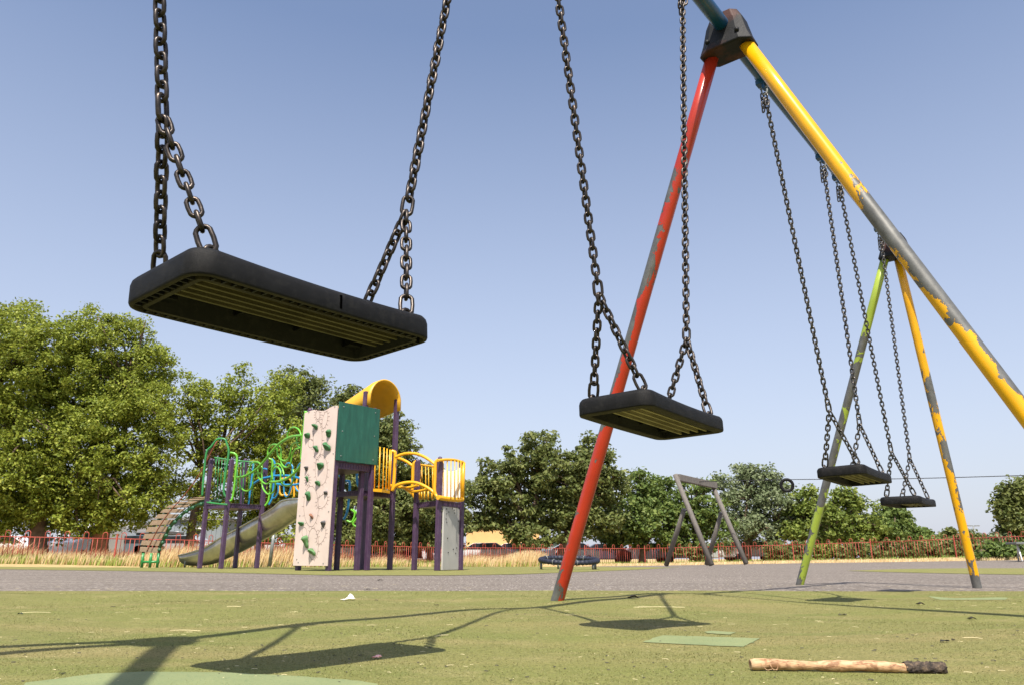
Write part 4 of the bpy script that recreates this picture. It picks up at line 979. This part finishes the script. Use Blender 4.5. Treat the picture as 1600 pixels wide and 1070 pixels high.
# lamp column far right, grey post in the playground
a = GX(1530, 75, 0); o = empty('street_lamp', a, 'slim grey street lamp on the skyline right of the orange leg', 'street lamp')
zt = PT(0, 821, 75).z; MB().tube([a, (a.x, a.y, zt)], [.12, .06], 8).build('pole', M['greymetal'], o)
for s in (-1, 1):
    h_ = MB().tube([(a.x, a.y, zt), (a.x+s*.35, a.y, zt+.02)], .03, 6).bx(a.x+s*.35-.22, a.x+s*.35+.22, a.y-.1, a.y+.1, zt-.02, zt+.06).build('lamp_head', M['greymetal'], o)
a = GX(421, 20, 0); o = empty('metal_post', a, 'grey metal post standing behind the slide', 'post'); zt = PT(0, 824, 20).z
MB().tube([a, (a.x+.05, a.y, zt)], .045, 10).build('pole', M['greymetal'], o); MB().tube([(a.x+.05, a.y, zt), (a.x+.055, a.y, zt+.10)], [.055, .075], 10).build('cap', M['greymetal'], o)

# ------------------------------------------------------------------ timber frame of the cableway, cable and tyre
zw = empty('cableway_frame', GX(1100, 26), 'weathered grey timber cableway frame standing on the asphalt with a long thin cable', 'cableway')
def tleg(p0, Y0, p1, Y1, r=.085):
    a = PT(*p0, Y0); b = PT(*p1, Y1); a.z = max(a.z, H(a.x, a.y)-.1) if p0[1] > 870 else a.z
    MB().tube([a, a.lerp(b,.5), b], [r, r*.96, r*.9], 14).build('post', M['timber'], zw)
tleg((1112,882), 25, (1055,741), 26, .09); tleg((1166,880), 27, (1113,757), 28, .09)
tleg((1041,882), 27.5, (1069,795), 26, .085); tleg((1104,881), 29, (1127,800), 28, .085)
MB().beam(PT(1059,745,26), PT(1118,758,28), .16, .22).build('cross_beam', M['timber'], zw, .01)
ca = PT(1090, 752, 27); cb = PT(1760, 737, 20); mid = PT(1229, 748.5, 25.2)
MB().tube(spline([ca, mid, PT(1420, 747, 23), cb], 6), .012, 5).build('cable', M['black'], zw)
ty = PT(1229.5, 757.5, 25.2); zr = ty; ax = Vector((.25, 1, .12)).normalized(); e1 = ax.cross(Vector((0,0,1))).normalized(); e2 = e1.cross(ax)
o = empty('hanging_tyre', ty, 'small black tyre hanging from the cable in front of the willow', 'tyre')
MB().tube([ty+(e1*math.cos(t)+e2*math.sin(t))*.19 for t in np.linspace(0, 2*math.pi, 33)[:-1]], .048, 12, closed=True).build('tread', M['rubber'], o)
mb = MB(); mb.tube([ty+e2*.19, (ty.x, ty.y, mid.z+.02)], .018, 6).tube([ty+(e1*math.cos(t)+e2*math.sin(t))*.148+ax*.0 for t in np.linspace(0, 2*math.pi, 33)[:-1]], .012, 6, closed=True); mb.build('hanger', M['black'], o)

# ------------------------------------------------------------------ rope covered ring
rc = PT(889, 874.5, 14.6); o = empty('rotating_ring', GX(889, 14.6), 'black and navy ribbed ring on short legs behind the red leg', 'roundabout')
ex = Vector((1,0,-.01)).normalized(); ey = Vector((0,1,.085)).normalized(); R = .53
nn = ex.cross(ey)
pts = []; rr = []
for k in range(160):
    t = 2*math.pi*k/160; pts.append(rc+ex*R*math.cos(t)+ey*R*math.sin(t)); rr.append(.040+(.008 if (k//2) % 2 else 0))
MB().tube(pts, rr, 10, closed=True).build('ring', M['ring'], o)
mb = MB()
for t in (.3, 1.9, 3.3, 4.45, 5.6):
    P = rc+ex*R*math.cos(t)+ey*R*math.sin(t); MB().tube([(P.x, P.y, 0), P-Vector((0,0,.03))], .022, 8).build('leg', M['greymetal'], o)
for t in (.9, 2.5, 4.1, 4.9):
    P = rc+ex*R*math.cos(t)+ey*R*math.sin(t); rd = (ex*math.cos(t)+ey*math.sin(t))
    MB().tube([P+rd*.051*math.cos(q)+nn*.051*math.sin(q) for q in np.linspace(0, 2*math.pi, 13)[:-1]], .008, 5, closed=True).build('clamp', M['greymetal'], o)
# table at the right edge
P = GX(1603, 31); P.z = H(P.x, P.y); o = empty('picnic_table', P, 'grey topped table with pale metal legs at the right edge', 'table')
tz = PT(0, 848, 31).z; MB().bx(P.x-.45, P.x+.9, P.y-.35, P.y+.35, tz-.04, tz+.04).build('table_top', M['greymetal'], o, .01)
for x in (P.x-.2, P.x+.7): MB().tube([(x-.12, P.y-.3, P.z), (x, P.y, tz-.03), (x+.12, P.y+.3, P.z)], .03, 8).build('leg', M['white'], o)

# ------------------------------------------------------------------ on the ground
# stripped branch
lg = GP(1325, 1050); zc = lg.y*math.cos(PIT); o = empty('stripped_branch', lg, 'peeled pale branch with bark left on its right end, lying in the foreground', 'branch')
a = GP(1173, 1047); b = GP(1478, 1051.5)
pts = []; rr = []
for k in range(40):
    s = k/39; P = a.lerp(b, s); P.z = .0088+.0012*math.sin(s*5); P.y += .0022*math.sin(s*7)+.0014*math.sin(s*23); P.z += .0012*math.sin(s*11+1); pts.append(P)
    rr.append(.0072+random.uniform(-.0006,.0007)+.0011*math.sin(s*13+1)*(1-s)+.0012*math.sin(s*3)+.0006*math.sin(s*31)-(.0022 if s > .8 else 0)+(.0012 if .12 < s < .25 else 0))
m, t, p = newmat('peeled_wood'); v = geoco(t)
mp = nd(t, 'ShaderNodeMapping'); t.links.new(v, mp.inputs[0]); mp.inputs['Scale'].default_value = (18, 90, 90)
c = ramp(t, noise(t, mp.outputs[0], 2, 8, .65), [(.36, (.17,.08,.035)), (.46, (.44,.26,.13)), (.7, (.62,.44,.27))])
sp = nd(t, 'ShaderNodeSeparateXYZ'); t.links.new(v, sp.inputs[0])
c = mix(t, ramp(t, noise(t, v, 60, 6), [(.52, 0), (.62, .85)]), c, (.20,.095,.04))
t.links.new(c, p.inputs['Base Color']); p.inputs['Roughness'].default_value = .7; bump(t, p, noise(t, mp.outputs[0], 3, 6), .5, .002)
mw = MB(); mw.tube(pts, rr, 16); mw.build('wood', m, o)
m2, t, p = newmat('charred_bark'); v = geoco(t)
t.links.new(ramp(t, noise(t, v, 110, 8, .7), [(.38, (.015,.012,.010)), (.52, (.065,.048,.036)), (.68, (.19,.135,.085))]), p.inputs['Base Color']); p.inputs['Roughness'].default_value = .95; bump(t, p, noise(t, v, 150, 6), 1, .004)
mb = MB(); vs = []; N = 22
for i in range(26):
    s = .79+.208*i/25; P = a.lerp(b, s); P.z = .0088+.0012*math.sin(s*5); P.y += .0022*math.sin(s*7)
    for k in range(N):
        q = 2*math.pi*k/N; r_ = .0096+.0016*math.sin(k*2.3+i*.9)+random.uniform(-.0008,.0010)
        if i < 4 and not 3 < k < 14: r_ = .0072
        vs.append((P.x, P.y+r_*math.cos(q), max(.0003, P.z+r_*math.sin(q))))
mb.add(vs, [(i*N+k, i*N+(k+1)%N, (i+1)*N+(k+1)%N, (i+1)*N+k) for i in range(25) for k in range(N)]+[tuple(25*N+k for k in range(N))], True); mb.build('bark', m2, o)
mb = MB()
for px, dx in ((1192,.012),(1205,.006),(1218,-.014)):
    q = GP(px, 1049); mb.tube(spline([q+Vector((0,.004,.012)), q+Vector((dx*.4,-.006,.004)), q+Vector((dx,-.012,.006))], 3), .0006, 5)
q = GP(1200, 1030); mb.tube([GP(1195,1032,.006)+Vector((0,0,0)), GP(1240,1036,.010)], [.0008, .002], 5)
mb.build('splinter', m, o)
def crumple(name, px, py, w_, h_, mat, label, cat, seed=1, tall=1.0):
    random.seed(seed); P = GP(px, py); gz = float(und(P.x, P.y)); mb = MB(); n, m_ = 12, 8; vs = []
    for i in range(m_):
        for k in range(n):
            s = i/(m_-1); t_ = k/(n-1); x = (t_-.5)*w_; y = (s-.5)*w_*.6
            z = gz+.003+h_*max(0, 1-abs(t_-.68)*2.6)*max(0, 1-abs(s-.5)*1.6)*tall+random.uniform(0, .003)
            vs.append((P.x+x+random.uniform(-.003,.003), P.y+y+random.uniform(-.003,.003), z))
    mb.add(vs, [(i*n+k, i*n+k+1, (i+1)*n+k+1, (i+1)*n+k) for i in range(m_-1) for k in range(n-1)])
    return tag(mb.build(name, mat), label, cat)
crumple('tissue', 544, 937, .060, .030, simple('white_tissue', (.85,.85,.87), .8), 'crumpled white tissue on the green surface beside the asphalt', 'litter', 3)
crumple('wrapper', 588, 1029, .018, .004, simple('pink_wrapper', (.80,.45,.42), .6), 'small pink and white wrapper scrap near the nearest seat shadow', 'litter', 5)
def leaf(px, py, w_, label, col=(.035,.028,.02)):
    P = GP(px, py); gz = float(und(P.x, P.y)); mb = MB(); vs = []; n = 8; w_ *= .62; ph = px*.7; an = math.sin(px)*.6
    for i in range(3):
        for k in range(n):
            t_ = k/(n-1); x = (t_-.5)*w_; hw = w_*.3*math.sin(math.pi*min(.97, max(.03, t_)))
            vs.append((P.x+x*math.cos(an)-(i-1)*hw*math.sin(an), P.y+(i-1)*hw*math.cos(an)+x*math.sin(an), gz+.0015+w_*(.05+.16*(.5+.5*math.sin(ph))*(abs(i-1)+.2)*math.sin(math.pi*t_)+.05*(1+math.sin(k*1.3+ph+i)))))
    mb.add(vs, [(i*n+k, i*n+k+1, (i+1)*n+k+1, (i+1)*n+k) for i in range(2) for k in range(n-1)], True)
    o_ = tag(mb.build('dead_leaf', simple('dead_leaf', col, .8, 0, .4, 60)), label, 'leaf', 'dead leaves on the green surface'); q = o_.modifiers.new('s', 'SOLIDIFY'); q.thickness = .001
random.seed(7)
leaf(1438, 944, .055, 'curled dark leaf right of the farthest seat shadow'); leaf(1518, 965, .045, 'round dark leaf near the right edge above the branch')
leaf(1316, 954, .055, 'flat dark leaf below the third seat shadow', (.06,.055,.03)); leaf(990, 938, .085, 'dark leaf lump on the crossbar shadow right of the red leg')
leaf(176, 950, .03, 'small dark leaf left on the green surface above the long shadow'); leaf(31, 962, .035, 'dark leaf at the left edge of the green surface', (.03,.045,.02))
leaf(588, 937, .03, 'dark leaf just right of the white tissue'); leaf(682, 945, .035, 'flat brown leaf between the tissue and the red leg', (.06,.05,.02))
leaf(97, 1053, .018, 'dark green clump beside the pale green patch', (.03,.035,.012)); leaf(1490, 1003, .02, 'tiny dark leaf above the branch end'); leaf(1477, 1006, .04, 'thin dark twiggy leaf above the branch', (.02,.02,.012))
leaf(574, 921, .055, 'thin dark twig leaf at the edge of the asphalt behind the tissue'); leaf(593, 907, .08, 'dark leaf strip on the asphalt path', (.05,.04,.035))
# fibres of the worn turf surface
nF = 260000; yq = 1.02*(4.7/1.02)**(rng.random(nF)**.8); xq = rng.uniform(-1, 1, nF)*(yq*.76+.5)
hq = rng.uniform(.0007, .0028, nF)*(.8+.35*np.sin(xq*9+yq*5)*np.sin(yq*7)); wq = rng.uniform(.0004, .0010, nF)*(.6+.4*yq); tq = rng.uniform(0, math.pi, nF)
Vq = np.stack([np.stack([xq-wq*np.cos(tq), yq-wq*np.sin(tq)*.4, 0*xq], -1), np.stack([xq+wq*np.cos(tq), yq+wq*np.sin(tq)*.4, 0*xq], -1), np.stack([xq+rng.normal(0, .0016, nF), yq+rng.normal(0, .0016, nF), hq], -1)], 1).reshape(-1, 3)
M['fibre'] = leafmat('olive_turf_fibre', (.12,.13,.04), (.20,.195,.068), (.30,.265,.12), .15)
Vq[:, 2] += und(Vq[:, 0], Vq[:, 1])
tag(npmesh('turf_fibres', Vq, np.arange(nF*3).reshape(-1, 3), M['fibre']), 'short olive fibres of the worn green play surface', 'turf', None, 'stuff')
# straws and crumbs
def straws(n, name, lab, wid, ln, mat, ylo=925, yhi=1068, pow_=1.0):
    vs = []; fs = []; mb = MB()
    for k in range(n):
        py = ylo+(yhi-ylo)*random.random()**pow_; px = random.uniform(-60, 1660); P = GP(px, py, .0008); P.z += float(und(P.x, P.y)); an = random.gauss(0, .9)
        l_ = random.uniform(.3, 1)*ln; d = Vector((math.cos(an), math.sin(an), 0)); sd = Vector((-d.y, d.x, 0))*wid*random.uniform(.6, 1.3); bnd = Vector((-d.y, d.x, 0))*l_*random.uniform(-.06,.06)
        z1 = Vector((0,0,random.uniform(0,.0008))); zt_ = Vector((0,0,wid*.8))
        a_, m_, b_ = P-d*l_/2, P+bnd+z1, P+d*l_/2
        mb.add([a_-sd, m_-sd, b_-sd, b_+sd, m_+sd, a_+sd, a_+zt_, m_+zt_, b_+zt_], [(0,1,7,6),(1,2,8,7),(6,7,4,5),(7,8,3,4)])
    return tag(mb.build(name, mat), lab, 'straw', None, 'stuff')
Mst = simple('pale_straw', (.72,.62,.36), .7); Mcr = simple('dark_crumb', (.05,.045,.03), .9)
straws(150, 'straw_litter', 'pale bits of straw scattered over the green surface', .0005, .03, Mst, 920, 985, 1.3)
straws(90, 'straw_litter', 'fine pale straw bits on the nearest green surface', .0005, .014, Mst, 985, 1068)
straws(220, 'crumb_litter', 'dark crumbs and seed bits on the green surface', .0016, .009, Mcr, 920, 1066, 1.4)
straws(50, 'straw_litter', 'pale straw bits along the asphalt edge', .0006, .05, Mst, 912, 922)
for x, y, l_, an, lab in ((1030,948,.20,.0,'long pale straw just below the crossbar shadow'),(690,993,.05,.9,'bent pale straw between the two nearest seat shadows'),(290,980,.09,-.15,'pale straw crossing the long shadow at the left'),(1520,1000,.04,-.4,'pale straw above the bark end of the branch'),(55,958,.10,.1,'curved pale straw near the left edge'),(365,952,.05,.2,'pale straw in the middle of the left green surface')):
    P = GP(x, y, .0015); P.z += float(und(P.x, P.y)); d = Vector((math.cos(an), math.sin(an), 0))
    tag(MB().tube(spline([P-d*l_/2, P+Vector((0,l_*.02,.0015)), P+d*l_/2], 4), .0011 if l_ > .1 else .0007, 5).build('straw', Mst), lab, 'straw', 'loose straws on the green surface')
